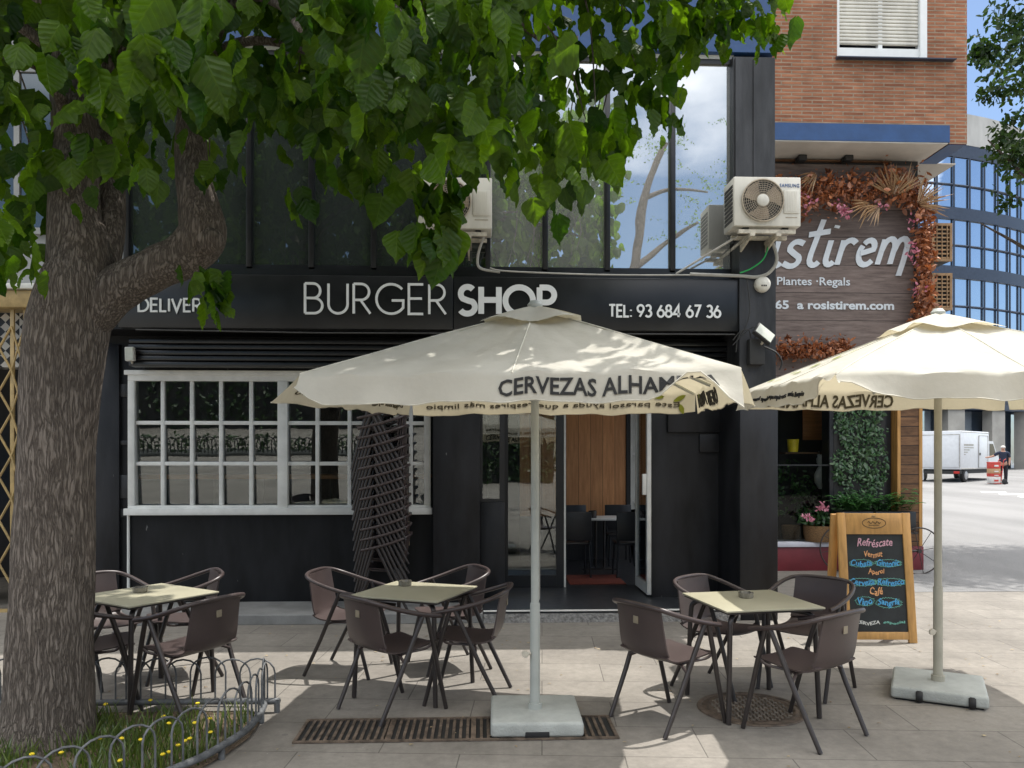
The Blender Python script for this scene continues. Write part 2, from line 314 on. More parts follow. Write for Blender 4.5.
M['woodwall'] = planks('pine panelling', (.50, .21, .08), (.78, .38, .16), 0, .19, gap=(.04, .015, .008), grain=(8, 8, .7), rough=.55, gapw=.025)
M['goldwood'] = pm('golden timber', (.46, .245, .075), .5, var=.25, vscale=5, stretch=(6, 6, .6), bump=.1, bscale=30)
M['counterwood'] = pm('orange counter timber', (.55, .22, .07), .4, var=.2, vscale=4, stretch=(.5, 6, 6))
M['gold'] = pm('gold painted iron', (.42, .30, .13), .5, .1, var=.2, vscale=9)
M['tiles'] = checker('black and white tiles')
M['rendergrey'] = pm('grey render', (.30, .31, .31), .9, var=.15, vscale=1.5, bump=.2, bscale=50)
M['upglass_dark'] = coated_glass('dimmed reflection window glass', (.11, .12, .125), (.030, .037, .036))  # dim reflection of shaded foliage put into the colour of ordinary glass
M['upglass'] = coated_glass('mirror window glass', (.60, .605, .59), (.14, .143, .14))
M['glass'] = glass('window glass', .05, (.80, .84, .82), wav=.02)
M['officeglass'] = coated_glass('blue office glass', (.52, .60, .70), (.03, .04, .055), .12)
M['shopglass'] = glass('shop window glass', -.032, (.90, .92, .90))
M['chair'] = pm('brown moulded plastic', (.068, .049, .046), .40, var=.10, vscale=4, bump=.05, bscale=160, rvar=.05)
M['chairtube'] = pm('brown chair tube', (.058, .042, .040), .36, .1, var=.1, rvar=.05)
M['leg'] = pm('black leg tube', (.038, .031, .029), .4, .2, var=.2)
M['tabletop'] = pm('cream table laminate', (.385, .362, .262), .42, var=.06, vscale=2.5, bump=.03, bscale=90, rvar=.1)
M['ashtray'] = pm('smoked glass ashtray', (.22, .20, .16), .2, var=.3, vscale=20)
M['plate'] = pm('beige plate', (.24, .20, .14), .5)
M['canopy'] = fabric('cream parasol cloth', (.60, .58, .515), (.74, .65, .44), .27)
M['pole'] = pm('pale painted pole', (.42, .44, .41), .4, .1, var=.08, vscale=5)
M['polewarm'] = pm('beige painted pole', (.40, .38, .31), .45, .1, var=.1, vscale=5)
M['base'] = pm('pale grey concrete', (.385, .40, .375), .75, var=.14, vscale=5, bump=.25, bscale=80)
M['stud'] = pm('worn iron studs', (.21, .18, .145), .6, .4, var=.4, vscale=20)
M['planterwall'] = pm('dark planter wall', (.07, .075, .07), .8)
M['litter'] = leafmat('dry litter', (.16, .10, .05), (.42, .34, .22), .1)
M['cord'] = pm('cream binding', (.58, .55, .46), .8)
M['rubber'] = pm('black rubber', (.015, .015, .016), .7)
M['acwhite'] = pm('aged white enamel', (.60, .58, .52), .42, var=.14, vscale=4, stretch=(1, 1, .35))
M['acgrille'] = pm('beige grille wire', (.36, .31, .24), .5, var=.15, vscale=10)
M['acfan'] = pm('tan fan blade', (.33, .26, .19), .45, var=.2)
M['acdark'] = pm('dark hollow', (.02, .02, .02), .7)
M['actan'] = pm('tan louvre timber', (.33, .205, .105), .65, var=.25, vscale=8)
M['bracket'] = pm('galvanised bracket', (.50, .46, .38), .5, .3, var=.3, vscale=14)
M['cable'] = pm('grey cable', (.36, .35, .32), .6)
M['cabledark'] = pm('dark cable', (.03, .03, .03), .6)
M['cablegreen'] = pm('green cable', (.02, .34, .08), .5)
M['lens'] = pm('lamp lens', (.62, .64, .56), .2)
M['chalkboard'] = pm('blackboard slate', (.020, .024, .026), .6, var=.5, vscale=4, rvar=.1)
M['frame_pine'] = pm('varnished pine', (.54, .30, .10), .4, var=.16, vscale=4, stretch=(7, 7, .8), bump=.05)
for k, c in dict(pink=(.72, .42, .52), orange=(.85, .42, .20), cblue=(.10, .40, .72), cgreen=(.2, .5, .42), cwhite=(.7, .72, .7)).items():
    M['chalk_'+k] = pm('chalk '+k, c, .9, var=.25, vscale=60)
M['iron'] = pm('grey fence iron', (.11, .114, .118), .55, .4, var=.4, vscale=14)
M['grate'] = pm('rusty cast iron', (.115, .085, .062), .7, .35, var=.5, vscale=14, bump=.3, bscale=60)
M['bark'] = barkmat('tree bark')
M['leaf'] = leafmat('mulberry leaf', (.016, .048, .004), (.085, .155, .010), .50, gloss=.018, vein=True)
M['leaf2'] = leafmat('street tree leaf', (.012, .032, .010), (.038, .075, .02), .3, gloss=.03)
M['hedge'] = leafmat('hedge leaf', (.014, .038, .012), (.04, .08, .02), .15)
M['greenwall'] = leafmat('green wall leaf', (.012, .05, .016), (.05, .13, .035), .2)
M['fern'] = leafmat('fern leaf', (.03, .10, .03), (.07, .19, .05), .3)
M['grassm'] = leafmat('grass blade', (.045, .085, .018), (.13, .17, .04), .3)
M['rust'] = leafmat('dried rust foliage', (.15, .045, .018), (.50, .185, .07), .2, tcol=(1.2, .9, .6))
M['pinkflower'] = leafmat('pink petal', (.50, .12, .20), (.70, .30, .38), .25, tcol=(1.1, .9, .9))
M['frond'] = leafmat('dried palm frond', (.36, .21, .11), (.52, .36, .20), .2, tcol=(1.2, 1, .7))
M['yellow'] = pm('yellow petal', (.80, .60, .02), .7)
M['yellowpot'] = pm('yellow pot', (.75, .58, .03), .4)
M['wicker'] = pm('wicker', (.26, .15, .065), .8, var=.45, vscale=45, bump=.8, bscale=120, stretch=(1, 1, 2.5))
M['vanwhite'] = pm('white van paint', (.66, .68, .71), .35, var=.05)
M['carsilver'] = pm('silver car paint', (.45, .46, .48), .25, .6, var=.05)
M['carglass'] = pm('car glass', (.015, .018, .022), .08)
M['redlens'] = pm('red tail lens', (.45, .02, .015), .25)
M['rim'] = pm('grey wheel rim', (.35, .35, .36), .35, .7)
M['navy'] = pm('navy cloth', (.016, .024, .05), .9, var=.2)
M['darkcloth'] = pm('dark trousers', (.014, .015, .022), .9, var=.2)
M['skin'] = pm('skin', (.42, .24, .17), .55, var=.08)
M['hair'] = pm('grey white hair', (.55, .53, .5), .8)
M['crate_red'] = pm('red crate', (.50, .05, .035), .5, var=.15)
M['crate_white'] = pm('white carton', (.6, .58, .55), .7, var=.15)
M['carton'] = pm('brown carton', (.42, .26, .14), .8, var=.1)
M['stone'] = pm('pale stone cladding', (.36, .345, .315), .85, var=.15, vscale=.8, bump=.15, bscale=20)
M['concrete'] = pm('weathered concrete', (.40, .40, .39), .9, var=.25, vscale=.5, stretch=(1, 1, .3))
M['officeframe'] = pm('navy metal panel', (.032, .045, .075), .4, .3, var=.15)
M['intdark'] = pm('dark interior wall', (.03, .03, .032), .7, var=.2)
M['floor_dark'] = pm('dark floor tile', (.035, .038, .045), .35, var=.3, vscale=9)
M['blackplastic'] = pm('black plastic seat', (.018, .019, .022), .4)
M['mat_red'] = pm('red doormat', (.16, .035, .022), .95, var=.3, vscale=40)
M['checkplate'] = pm('chequer plate metal', (.33, .32, .31), .45, .7, var=.35, vscale=30, bump=.9, bscale=55)
M['blind'] = pm('white slatted blind', (.66, .66, .62), .5, var=.06)

# ------------------------------------------------------------------ mesh builder
def origin_of(o):
    v = Vector((0, 0, 0))
    while o is not None:
        v += o.location; o = o.parent
    return v
class MB:
    def __init__(s): s.bm = bmesh.new()
    def box(s, x0, x1, y0, y1, z0, z1, bev=0.0, mtx=None, seg=2):
        r = bmesh.ops.create_cube(s.bm, size=1.0)
        m = Matrix.Translation(((x0+x1)/2, (y0+y1)/2, (z0+z1)/2)) @ Matrix.Diagonal((abs(x1-x0), abs(y1-y0), abs(z1-z0), 1))
        bmesh.ops.transform(s.bm, matrix=m, verts=r['verts'])
        vs = r['verts']
        if bev:
            es = list({e for v in vs for e in v.link_edges})
            q = bmesh.ops.bevel(s.bm, geom=es, offset=bev, segments=seg, affect='EDGES', profile=.5)
            vs = list({v for f in q['faces'] for v in f.verts} | {v for v in vs if v.is_valid})
        if mtx is not None: bmesh.ops.transform(s.bm, matrix=mtx, verts=[v for v in vs if v.is_valid])
        return s
    def face(s, pts):
        return s.bm.faces.new([s.bm.verts.new(p) for p in pts])
    def grid(s, rows, closed_u=False):
        vs = [[s.bm.verts.new(p) for p in r] for r in rows]
        for a, b in zip(vs, vs[1:]):
            n = len(a)
            for i in range(n if closed_u else n-1):
                j = (i+1) % n
                try: s.bm.faces.new((a[i], a[j], b[j], b[i]))
                except ValueError: pass
        return vs
    def tube(s, pts, r, n=8, caps=True, closed=False, flat=None):
        pts = [Vector(p) for p in pts]; k = len(pts)
        rr = r if isinstance(r, (list, tuple)) else [r]*k
        rings = []; up = None
        for i, p in enumerate(pts):
            if closed: d = pts[(i+1) % k]-pts[i-1]
            else: d = pts[min(i+1, k-1)]-pts[max(i-1, 0)]
            d.normalize()
            if up is None:
                up = Vector((0, 0, 1)) if abs(d.z) < .9 else Vector((0, 1, 0))
            a = d.cross(up)
            if a.length < 1e-4: a = d.cross(Vector((1, 0, 0)))
            a.normalize(); b = a.cross(d); b.normalize(); up = b
            fx = 1.0; fy = flat if flat else 1.0
            rings.append([p+(a*cos(2*pi*j/n)*fx+b*sin(2*pi*j/n)*fy)*rr[i] for j in range(n)])
        if closed: rings.append(rings[0])
        vs = s.grid(rings, True)
        if caps and not closed:
            s.bm.faces.new(list(reversed(vs[0]))); s.bm.faces.new(vs[-1])
        return s
    def lathe(s, prof, c=(0, 0, 0), n=20, axis='Z'):
        rows = []
        for r, z in prof:
            row = []
            for j in range(n):
                a = 2*pi*j/n; p = (r*cos(a), r*sin(a), z)
                if axis == 'Y': p = (r*cos(a), z, r*sin(a))
                if axis == 'X': p = (z, r*cos(a), r*sin(a))
                row.append((p[0]+c[0], p[1]+c[1], p[2]+c[2]))
            rows.append(row)
        vs = s.grid(rows, True)
        if prof[0][0] > 1e-5: s.bm.faces.new(vs[0])
        if prof[-1][0] > 1e-5: s.bm.faces.new(vs[-1])
        bmesh.ops.recalc_face_normals(s.bm, faces=s.bm.faces[:])
        return s
    def prism(s, poly, d, axis):
        """poly: list of 3D points of one face; d: extrusion vector"""
        a = [s.bm.verts.new(p) for p in poly]; d = Vector(d); b = [s.bm.verts.new(Vector(p)+d) for p in poly]
        n = len(a)
        s.bm.faces.new(a); s.bm.faces.new(list(reversed(b)))
        for i in range(n): s.bm.faces.new((a[i], b[i], b[(i+1) % n], a[(i+1) % n]))
        return s
    def add(s, verts, faces, f=None):
        vs = [s.bm.verts.new(f(v) if f else v) for v in verts]
        for q in faces:
            try: s.bm.faces.new([vs[i] for i in q])
            except ValueError: pass
        return s
    def build(s, name, mat, parent=None, smooth=None, origin=None, recalc=True):
        if recalc: bmesh.ops.recalc_face_normals(s.bm, faces=s.bm.faces[:])
        off = origin_of(parent) if parent is not None else Vector((0, 0, 0))
        if origin is not None: off = off+(Vector(origin)-off)
        bmesh.ops.translate(s.bm, verts=s.bm.verts[:], vec=-off)
        if smooth is not None:
            lim = radians(smooth)
            for f in s.bm.faces: f.smooth = True
            for e in s.bm.edges:
                if len(e.link_faces) == 2 and e.calc_face_angle(0) > lim: e.smooth = False
        me = bpy.data.meshes.new(name); s.bm.to_mesh(me); s.bm.free()
        me.materials.append(mat)
        o = bpy.data.objects.new(name, me); COL.objects.link(o)
        if parent is not None:
            o.parent = parent
            if origin is not None: o.location = Vector(origin)-origin_of(parent)
        elif origin is not None: o.location = origin
        return o
def tag(o, label=None, cat=None, group=None, kind=None):
    if label: o['label'] = label
    if cat: o['category'] = cat
    if group: o['group'] = group
    if kind: o['kind'] = kind
    return o
def thing(name, label, cat, loc=(0, 0, 0), group=None):
    o = bpy.data.objects.new(name, None); COL.objects.link(o); o.location = loc; o.empty_display_size = .2
    return tag(o, label, cat, group)
def struct(name, mb, mat, **k): return tag(mb.build(name, mat, **k), kind='structure')
def copy_tree(o, parent=None):
    c = o.copy(); COL.objects.link(c); c.parent = parent
    for ch in list(o.children): copy_tree(ch, c)
    return c
def bx(name, mat, parent, x0, x1, y0, y1, z0, z1, bev=0.0, smooth=None, origin=None):
    return MB().box(x0, x1, y0, y1, z0, z1, bev).build(name, mat, parent, smooth if not bev else 40, origin)
def spline(pts, k=6):
    pts = [Vector(p) for p in pts]; out = []
    for i in range(len(pts)-1):
        p0, p1, p2, p3 = pts[max(i-1, 0)], pts[i], pts[i+1], pts[min(i+2, len(pts)-1)]
        for j in range(k):
            t = j/k
            out.append(.5*((2*p1)+(p2-p0)*t+(2*p0-5*p1+4*p2-p3)*t*t+(3*p1-p0-3*p2+p3)*t**3))
    out.append(pts[-1]); return out

# ------------------------------------------------------------------ lettering
def text_data(body, bold=0.0, extrude=.5, shear=0.0, res=3, spacing=1.0):
    c = bpy.data.curves.new('text', 'FONT'); c.body = body; c.size = 1; c.extrude = extrude; c.offset = bold
    c.shear = shear; c.resolution_u = res; c.space_character = spacing
    o = bpy.data.objects.new('text', c); COL.objects.link(o)
    dg = bpy.context.evaluated_depsgraph_get()
    me = bpy.data.meshes.new_from_object(o.evaluated_get(dg))
    vs = [v.co.copy() for v in me.vertices]; fs = [tuple(p.vertices) for p in me.polygons]
    bpy.data.objects.remove(o); bpy.data.meshes.remove(me); bpy.data.curves.remove(c)
    xs = [v.x for v in vs]; ys = [v.y for v in vs]
    x0, x1, y0, y1 = min(xs), max(xs), min(ys), max(ys)
    return [Vector(((v.x-x0)/(x1-x0), (v.y-y0)/(y1-y0), v.z/extrude)) for v in vs], fs     # unit box, z in -1..1
def flat_text(mb, body, o, ux, uz, w, h, th=.006, **k):
    """text filling a w x h box whose lower left corner is o; ux along the line, uz up"""
    vs, fs = text_data(body, **k); ux = Vector(ux).normalized(); uz = Vector(uz).normalized(); n = ux.cross(uz)
    mb.add(vs, fs, lambda v: Vector(o)+ux*(v.x*w)+uz*(v.y*h)+n*(v.z*th*.5))
def arc(cx, cy, rx, ry, a0, a1, n=14):
    return [(cx+rx*cos(radians(a0+(a1-a0)*i/n)), cy+ry*sin(radians(a0+(a1-a0)*i/n))) for i in range(n+1)]
GL = {
 'B': (.56, [[(0, 0), (0, 1)], [(0, 1), (.27, 1)]+arc(.27, .755, .22, .245, 90, -90)+[(0, .51)], [(.27, .51)]+arc(.29, .255, .27, .255, 90, -90)+[(0, 0)]]),
 'U': (.62, [[(0, 1), (0, .32)]+arc(.31, .31, .31, .31, 180, 360)+[(.62, 1)]]),
 'R': (.54, [[(0, 0), (0, 1)], [(0, 1), (.24, 1)]+arc(.24, .73, .26, .27, 90, -90)+[(0, .46)], [(.22, .46), (.54, 0)]]),
 'G': (.86, [arc(.48, .5, .48, .5, 42, 325, 26)+[(.875, .45), (.5, .45)]]),
 'E': (.47, [[(.47, 1), (0, 1), (0, 0), (.47, 0)], [(0, .52), (.43, .52)]]),
 'S': (.50, [arc(.26, .745, .23, .255, 40, 225, 14)+[(.2, .52), (.3, .48)]+arc(.25, .255, .26, .255, 50, -150, 16)]),
 'H': (.60, [[(0, 0), (0, 1)], [(.6, 0), (.6, 1)], [(0, .52), (.6, .52)]]),
 'O': (.94, [arc(.47, .5, .47, .5, 0, 360, 32)]),
 'P': (.50, [[(0, 0), (0, 1)], [(0, 1), (.24, 1)]+arc(.24, .72, .26, .28, 90, -90)+[(0, .44)]]),
 'D': (.70, [[(0, 0), (0, 1), (.25, 1)]+arc(.25, .5, .45, .5, 90, -90, 18)+[(0, 0)]]),
 'L': (.42, [[(0, 1), (0, 0), (.42, 0)]]), 'I': (.02, [[(0.01, 0), (.01, 1)]]), 'V': (.68, [[(0, 1), (.34, 0), (.68, 1)]]),
 'Y': (.60, [[(0, 1), (.3, .48), (.6, 1)], [(.3, .48), (.3, 0)]]), 'T': (.56, [[(0, 1), (.56, 1)], [(.28, 1), (.28, 0)]]),
 ':': (.04, [[(.02, .0), (.02, .1)], [(.02, .5), (.02, .6)]]),
 '9': (.56, [arc(.28, .7, .28, .3, 0, 360, 22), [(.54, .58), (.2, 0)]]), '6': (.56, [arc(.28, .3, .28, .3, 0, 360, 22), [(.02, .42), (.36, 1)]]),
 '3': (.52, [arc(.25, .755, .22, .245, 150, -90, 14), arc(.25, .265, .27, .265, 90, -150, 14)]),
 '8': (.54, [arc(.27, .76, .21, .24, 0, 360, 20), arc(.27, .265, .27, .265, 0, 360, 22)]),
 '4': (.62, [[(.46, 0), (.46, 1), (0, .24), (.62, .24)]]), '7': (.52, [[(0, 1), (.52, 1), (.14, 0)]]), ' ': (.30, []),
}
def ribbon(mb, pts, w, f, th):
    """flat stroke of width w through 2D points, mapped by f(x, y, depth)"""
    pts = [Vector(p) for p in pts]; pts = [p for i, p in enumerate(pts) if i == 0 or (p-pts[i-1]).length > 1e-5]
    closed = len(pts) > 3 and (pts[0]-pts[-1]).length < 1e-4
    k = len(pts); a, b = [], []
    for i, p in enumerate(pts):
        if closed and i in (0, k-1): d0, d1 = pts[k-1]-pts[k-2], pts[1]-pts[0]
        else: d0 = pts[i]-pts[i-1] if i else pts[1]-pts[0]; d1 = pts[i+1]-pts[i] if i < k-1 else d0
        d0 = d0.normalized(); d1 = d1.normalized(); n0, n1 = Vector((-d0.y, d0.x)), Vector((-d1.y, d1.x))
        m = (n0+n1)
        m = m.normalized() if m.length > 1e-3 else n0
        q = m*(w/2/max(.35, m.dot(n1))); e = Vector((0, 0))
        a.append(p+q); b.append(p-q)
    rows = []
    for x, y in zip(a, b): rows.append([f(x.x, x.y, 0), f(x.x, x.y, th), f(y.x, y.y, th), f(y.x, y.y, 0)])
    vs = mb.grid(rows, True)
    if not closed: mb.bm.faces.new(vs[0]); mb.bm.faces.new(vs[-1])
def stroke_text(mb, body, o, w, h, sw, th=.012, gap=.2):
    k = 0
    """geometric sans lettering on a wall facing -Y, lower left corner o"""
    wid = 0; pos = []
    for ch in body:
        pos.append(wid); wid += GL[ch][0]+(gap if ch != ' ' else .12)
    wid -= gap; sx = (w-sw)/wid; sy = (h-sw)
    for ch, p in zip(body, pos):
        for st in GL[ch][1]:
            k += 1; e = .0007*(k % 3); ribbon(mb, [((x+p)*sx+sw/2, y*sy+sw/2) for x, y in st], sw, lambda x, y, d: (o[0]+x, o[1]-d-e*(d > 0), o[2]+y), th)
# ================================================================== ground
def slope(y): return 0.0 if y < 11 else min(y-11, 49)*.02
def sheet(x0, x1, ys, dz=0.0):
    b = MB(); b.grid([[(x0, y, slope(y)+dz), (x1, y, slope(y)+dz)] for y in ys]); return b
struct('ground', sheet(-160, 160, [-160, 11, 60, 260]), M['paving'])
b = MB(); b.grid([[(4.9, 9.7, .004), (60, 9.7, .004)], [(4.9, 11, .004), (60, 11, .004)], [(6.2, 11.01, .0042), (60, 11.01, .0042)], [(6.2, 60, .984), (60, 60, .984)]])
struct('road', b, M['asphalt'])
b = MB()
for k in range(3):
    x0 = XP(982, 28.5)+k*.15; y0 = 26.4+k*1.25
    b.face([(x0, y0, slope(y0)+.010), (x0+.95, y0, slope(y0)+.010), (x0+1.25, y0+.62, slope(y0+.62)+.010), (x0+.3, y0+.62, slope(y0+.62)+.010)])
struct('crossing_marking', b, M['paint_white'])

# ================================================================== the burger shop building
YU, YW, YS, YD = 8.40, 8.85, 8.08, 9.60        # upper front, ground floor wall, step edge, recessed door
XL, XR = XP(91, 8.85), XP(775, 8.3)
TOP = 6.75
shop = thing('shop_building', 'black fronted two storey shop building with mirrored upper windows and a recessed open doorway', 'building', (0, YW, 0))
ZS0, ZS1 = ZP(330, 8.15, 512), ZP(277, 8.15, 512)    # sign bottom / top
xw0, xw1 = XP(130, YW), XP(431, YW); zw0, zw1 = ZP(511, YW), ZP(373.5, YW)
xc0, xc1 = XP(433, 8.72), XP(480, 8.72)
xg0, xg1 = XP(480, 8.86), XP(503, 8.86)
xd0, xd1 = XP(503, YD), XP(649, YD)             # door recess
xp0, xp1 = XP(740, 8.1), XP(778, 8.1)           # right pillar
ZC = 3.22                                       # ground floor ceiling
# shell
b = MB()
b.box(XL, XL+.2, YW+.225, 14, 0, TOP); b.box(XL, XR, 13.8, 14, 0, TOP-.002)
b.box(XR-.22, XR, 8.9, 9.3, 0, TOP); b.box(XR-.22, XR, 11.6, 14, 0, TOP); b.box(XR-.22, XR, 9.3, 11.6, 0, .5); b.box(XR-.22, XR, 9.3, 11.6, 3.1, TOP)  # unseen opening in this side wall, added to let light into the room
b.build('wall', M['rendergrey'], shop)
bx('roof', M['concrete'], shop, XL-.02, XR+.02, YU-.03, 14.02, TOP, TOP+.18)
bx('floor_slab', M['intdark'], shop, XL+.2, XR-.22, YU+.14, 13.8, ZC+.25, ZC+.45)
# ground floor front
b = MB()
b.box(XL, xw0-.02, YW, YW+.22, 0, 3.6)                                   # left of window
b.box(xw0-.02, xw1+.02, YW, YW+.22, 0, zw0-.02); b.box(xw0-.02, xw1+.02, YW, YW+.22, zw1+.02, 3.6)
b.box(xw1+.02, xc0, YW, YW+.22, 0, 3.6)
b.build('front_wall', M['black'], shop)
b = MB(); b.box(XL-.02, xw0-.10, YW-.045, YW-.002, .1, zw1+.3, .004)
for k in range(1, 4): pass
b.build('side_panel', M['black2'], shop, 40)
for i in range(4):
    z = ZP(392+ (0, 51, 94, 120)[i], YW); hgt = (.14, .05, .26, .09)[i]
    bx('wall_plaque', M['steel_dark'], shop, XP(119, YW), XP(128.5, YW), YW-.02, YW-.002, z-hgt/2, z+hgt/2, .003)
bx('column', M['black2'], shop, xc0, xc1, 8.70, YW+.3, .1, 3.6, .006)
# glazed side light beside the column
bx('lower_panel', M['black2'], shop, xc1+.002, xd0-.002, 8.86, 8.95, .1, ZP(502, 8.86), .005)
f = MB(); zz = ZP(502, 8.86)
f.box(xc1+.002, xc1+.03, 8.87, 8.93, zz+.003, 3.1); f.box(xd0-.06, xd0-.003, 8.87, 8.93, zz+.003, 3.1); f.box(xc1+.03, xd0-.06, 8.87, 8.93, zz+.003, zz+.035)
sl = f.build('side_light', M['white_frame'] if False else M['mullion'], shop)
bx('pane', M['glass'], sl, xc1+.03, xd0-.06, 8.895, 8.901, zz+.035, 3.1)
# shutter housing under the sign
b = MB(); xs0, xs1 = XP(131, 8.62), XP(728, 8.62)
for k in range(7):
    z = ZS0-.05+.0-k*.062
    if z < zw1+.06: break
    b.box(xs0, xs1, 8.56-.012*(k % 2), 8.72, z-.05, z, .008)
b.build('shutter_slats', M['signblack'], shop, 40)
bx('canopy_underside', M['black'], shop, XL, XR-.05, YU-.02, YW, ZS0+.02, ZS0+.10)
bx('lintel', M['black'], shop, xc0, xp0, YW-.02, YW+.25, 2.95, 3.6)
# right of the door
xr0 = XP(650, 8.86)
bx('right_wall', M['black2'], shop, xr0+.02, XR-.22, YW, YW+.24, .1, 2.95)
bx('door_reveal', M['black'], shop, xr0+.02, xr0+.26, YW+.24, YD+.1, .1, 2.95)
bx('wall_cabinet', M['black2'], shop, XP(668, 8.8), XP(733, 8.8), 8.79, YW-.002, ZP(432, 8.8), ZP(372, 8.8), .006)
bx('wall_hatch', M['black2'], shop, XP(700, 8.8), XP(733, 8.8), 8.81, YW-.002, ZP(452, 8.8), ZP(434, 8.8), .005)
# pillars at the right end: painted pier below, weathered steel above
bx('pillar', M['black2'], shop, xp0, xp1, 8.10, YW+.05, 0.0, ZP(404, 8.1), .008)
bx('pillar_head', M['steel_dark'], shop, xp0+.005, xp1-.012, 8.13, YW+.04, ZP(404, 8.1)+.002, 4.02)
b = MB(); x0, x1 = XP(733, 8.3), XP(775, 8.3)
b.box(x0, x1, 8.30, YW+.03, 4.022, ZP(52, 8.3)); b.box(x0+.02, x0+.09, 8.275, 8.30-.002, 4.1, ZP(54, 8.3)); b.box(x0+.22, x0+.235, 8.285, 8.30-.002, 4.1, ZP(54, 8.3))
b.build('steel_pier', M['steel_dark'], shop)
# step / ledge
b = MB(); b.box(XL-.05, xd0-.25, YS, YW-.002, 0, .1, .006)
struct('step', b, M['ledge'])
b = MB(); b.box(xd0-.246, xp0-.004, YS+.02, YW, 0, .116)
ent = struct('entrance_floor', b, M['floor_dark'])
b = MB(); b.box(xd0-.248, xp0-.004, YS-.005, YS+.018, 0, .10)
bx('riser', M['checkplate'], shop, xd0-.246, xp0-.004, YS-.006, YS+.018, .001, .095)
bx('threshold_strip', M['white_frame'], shop, xd0-.246, xp0-.004, YS-.012, YS+.05, .118, .124)
# interior
b = MB(); b.box(XL+.2, XR-.22, YW+.001, 13.8, .0, .115)
struct('interior_floor', b, M['floor_dark'])
b = MB(); b.box(XL+.2, XR-.22, 13.7, 13.79, .116, ZC); b.box(XL+.2, XL+.3, YW+.23, 13.7, .116, ZC)
b.box(XL+.2, XR-.22, YW+.26, 13.8, ZC, ZC+.1); b.build('inner_lining', M['intdark'], shop)
yv = 12.1
bx('wood_panelling', M['woodwall'], shop, XP(520, yv), XP(626, yv), yv, yv+.1, .8, ZC-.01)
b = MB(); b.box(XP(520, yv), XP(626, yv), yv, yv+.1, .116, .797); b.build('dado', M['intdark'], shop)
bx('inner_frame', M['intdark'], shop, XP(626, yv)+.004, XP(630, yv), yv-.02, yv+.1, .116, ZC-.01)
b = MB(); x0, x1 = XP(630, yv)+.01, XP(668, yv)
for k in range(4): b.box(x0+k*(x1-x0)/4, x0+k*(x1-x0)/4+.03, yv, yv+.05, .9, ZC-.02)
for z in (1.0, 1.75, 2.45): b.box(x0, x1, yv+.005, yv+.045, z, z+.04)
iw = b.build('inner_window', M['white_frame'], shop); bx('blind', M['blind'], iw, x0, x1, yv+.06, yv+.08, .9, ZC-.02)
bx('counter_shelf', M['counterwood'], shop, XP(133, 9.2), XP(431, 9.2), 9.09, 9.40, ZP(478.5, 9.2), ZP(474, 9.2), .008)
b = MB()
for px in (215, 262, 330, 398): x = XP(px, 9.5); b.box(x-.02, x+.02, 9.5, 9.54, .116, ZP(478, 9.5)-.002)
b.build('counter_legs', M['leg'], shop)
# left window: off white grid
def grid_window(name, x0, x1, z0, z1, y, cols, rows, fr, bar, double=None):
    b = MB()
    b.box(x0, x1, y-.05, y+.06, z0, z0+fr, .004); b.box(x0, x1, y-.05, y+.06, z1-fr*1.4, z1, .004)
    b.box(x0, x0+fr, y-.05, y+.06, z0+fr, z1-fr*1.4, .004); b.box(x1-fr, x1, y-.05, y+.06, z0+fr, z1-fr*1.4, .004)
    for c in cols: b.box(c-bar/2, c+bar/2, y-.03, y+.03, z0+fr, z1-fr*1.4, .003)
    for r in rows: b.box(x0+fr, x1-fr, y-.026, y+.026, r-bar/2, r+bar/2, .003)
    if double is not None: b.box(double-.055, double+.055, y-.062, y+.03, z0+.03, z1-fr*1.4, .004)
    b.box(x0-.03, x1+.02, y-.09, y-.052, z0-.03, z0+.045, .005)
    b.box(x0-.03, x1+.02, y-.075, y-.052, z1-.04, z1+.012, .005)
    w = b.build(name, M['white_frame'], shop, 40)
    p = MB(); za, zb_ = z0+fr*.8, z1-fr*1.2; p.prism([(x0+fr*.5, y+.050, za), (x0+fr*.5, y-.012, zb_), (x0+fr*.5, y-.006, zb_), (x0+fr*.5, y+.056, za)], (x1-x0-fr, 0, 0), 0)
    o = p.build('pane', M['glass'], w)
    return w
cols = [XP(p, YW) for p in (164, 193, 222, 252, 318, 350, 382, 411)]
rows = [ZP(423.5, YW), ZP(463.5, YW)]
grid_window('window', xw0, xw1, zw0, zw1, YW-.01, cols, rows, .075, .042, XP(284, YW))
# recessed shopfront: fixed glass door beside the open doorway
ya = XP(508, YD), XP(556, YD)
b = MB(); zt = 2.93
b.box(xd0+.004, ya[0], YD-.04, YD+.05, .118, zt); b.box(ya[1], XP(563.5, YD), YD-.04, YD+.05, .118, zt)
b.box(ya[0], ya[1], YD-.035, YD+.045, .118, ZP(575, YD)); b.box(ya[0], ya[1], YD-.035, YD+.045, zt-.1, zt)
dg = b.build('glass_door', M['mullion'], shop)
bx('pane', M['glass'], dg, ya[0], ya[1], YD-.003, YD+.003, ZP(575, YD), zt-.1)
bx('door_post', M['white_frame'], shop, XP(563.5, YD)+.002, XP(565.5, YD), YD-.045, YD+.05, .118, zt)
b = MB(); b.box(xd0+.004, xr0+.02, YD-.04, YD+.05, zt+.002, ZC); b.build('door_head', M['mullion'], shop)
bx('recess_side', M['black'], shop, xd0-.2, xd0-.001, 8.96, YD+.05, .118, 2.95)
xl = XP(641, 9.2)
b = MB()
for (z0, z1) in ((.14, .26), (2.72, 2.84)): b.box(xl+.005, xl+.045, 8.93, YD-.08, z0, z1)
b.box(xl, xl+.05, 8.86, 8.93, .14, 2.84, .004); b.box(xl, xl+.05, YD-.08, YD-.045, .14, 2.84, .004)
ld = b.build('door_leaf', M['white_frame'], shop, 40)
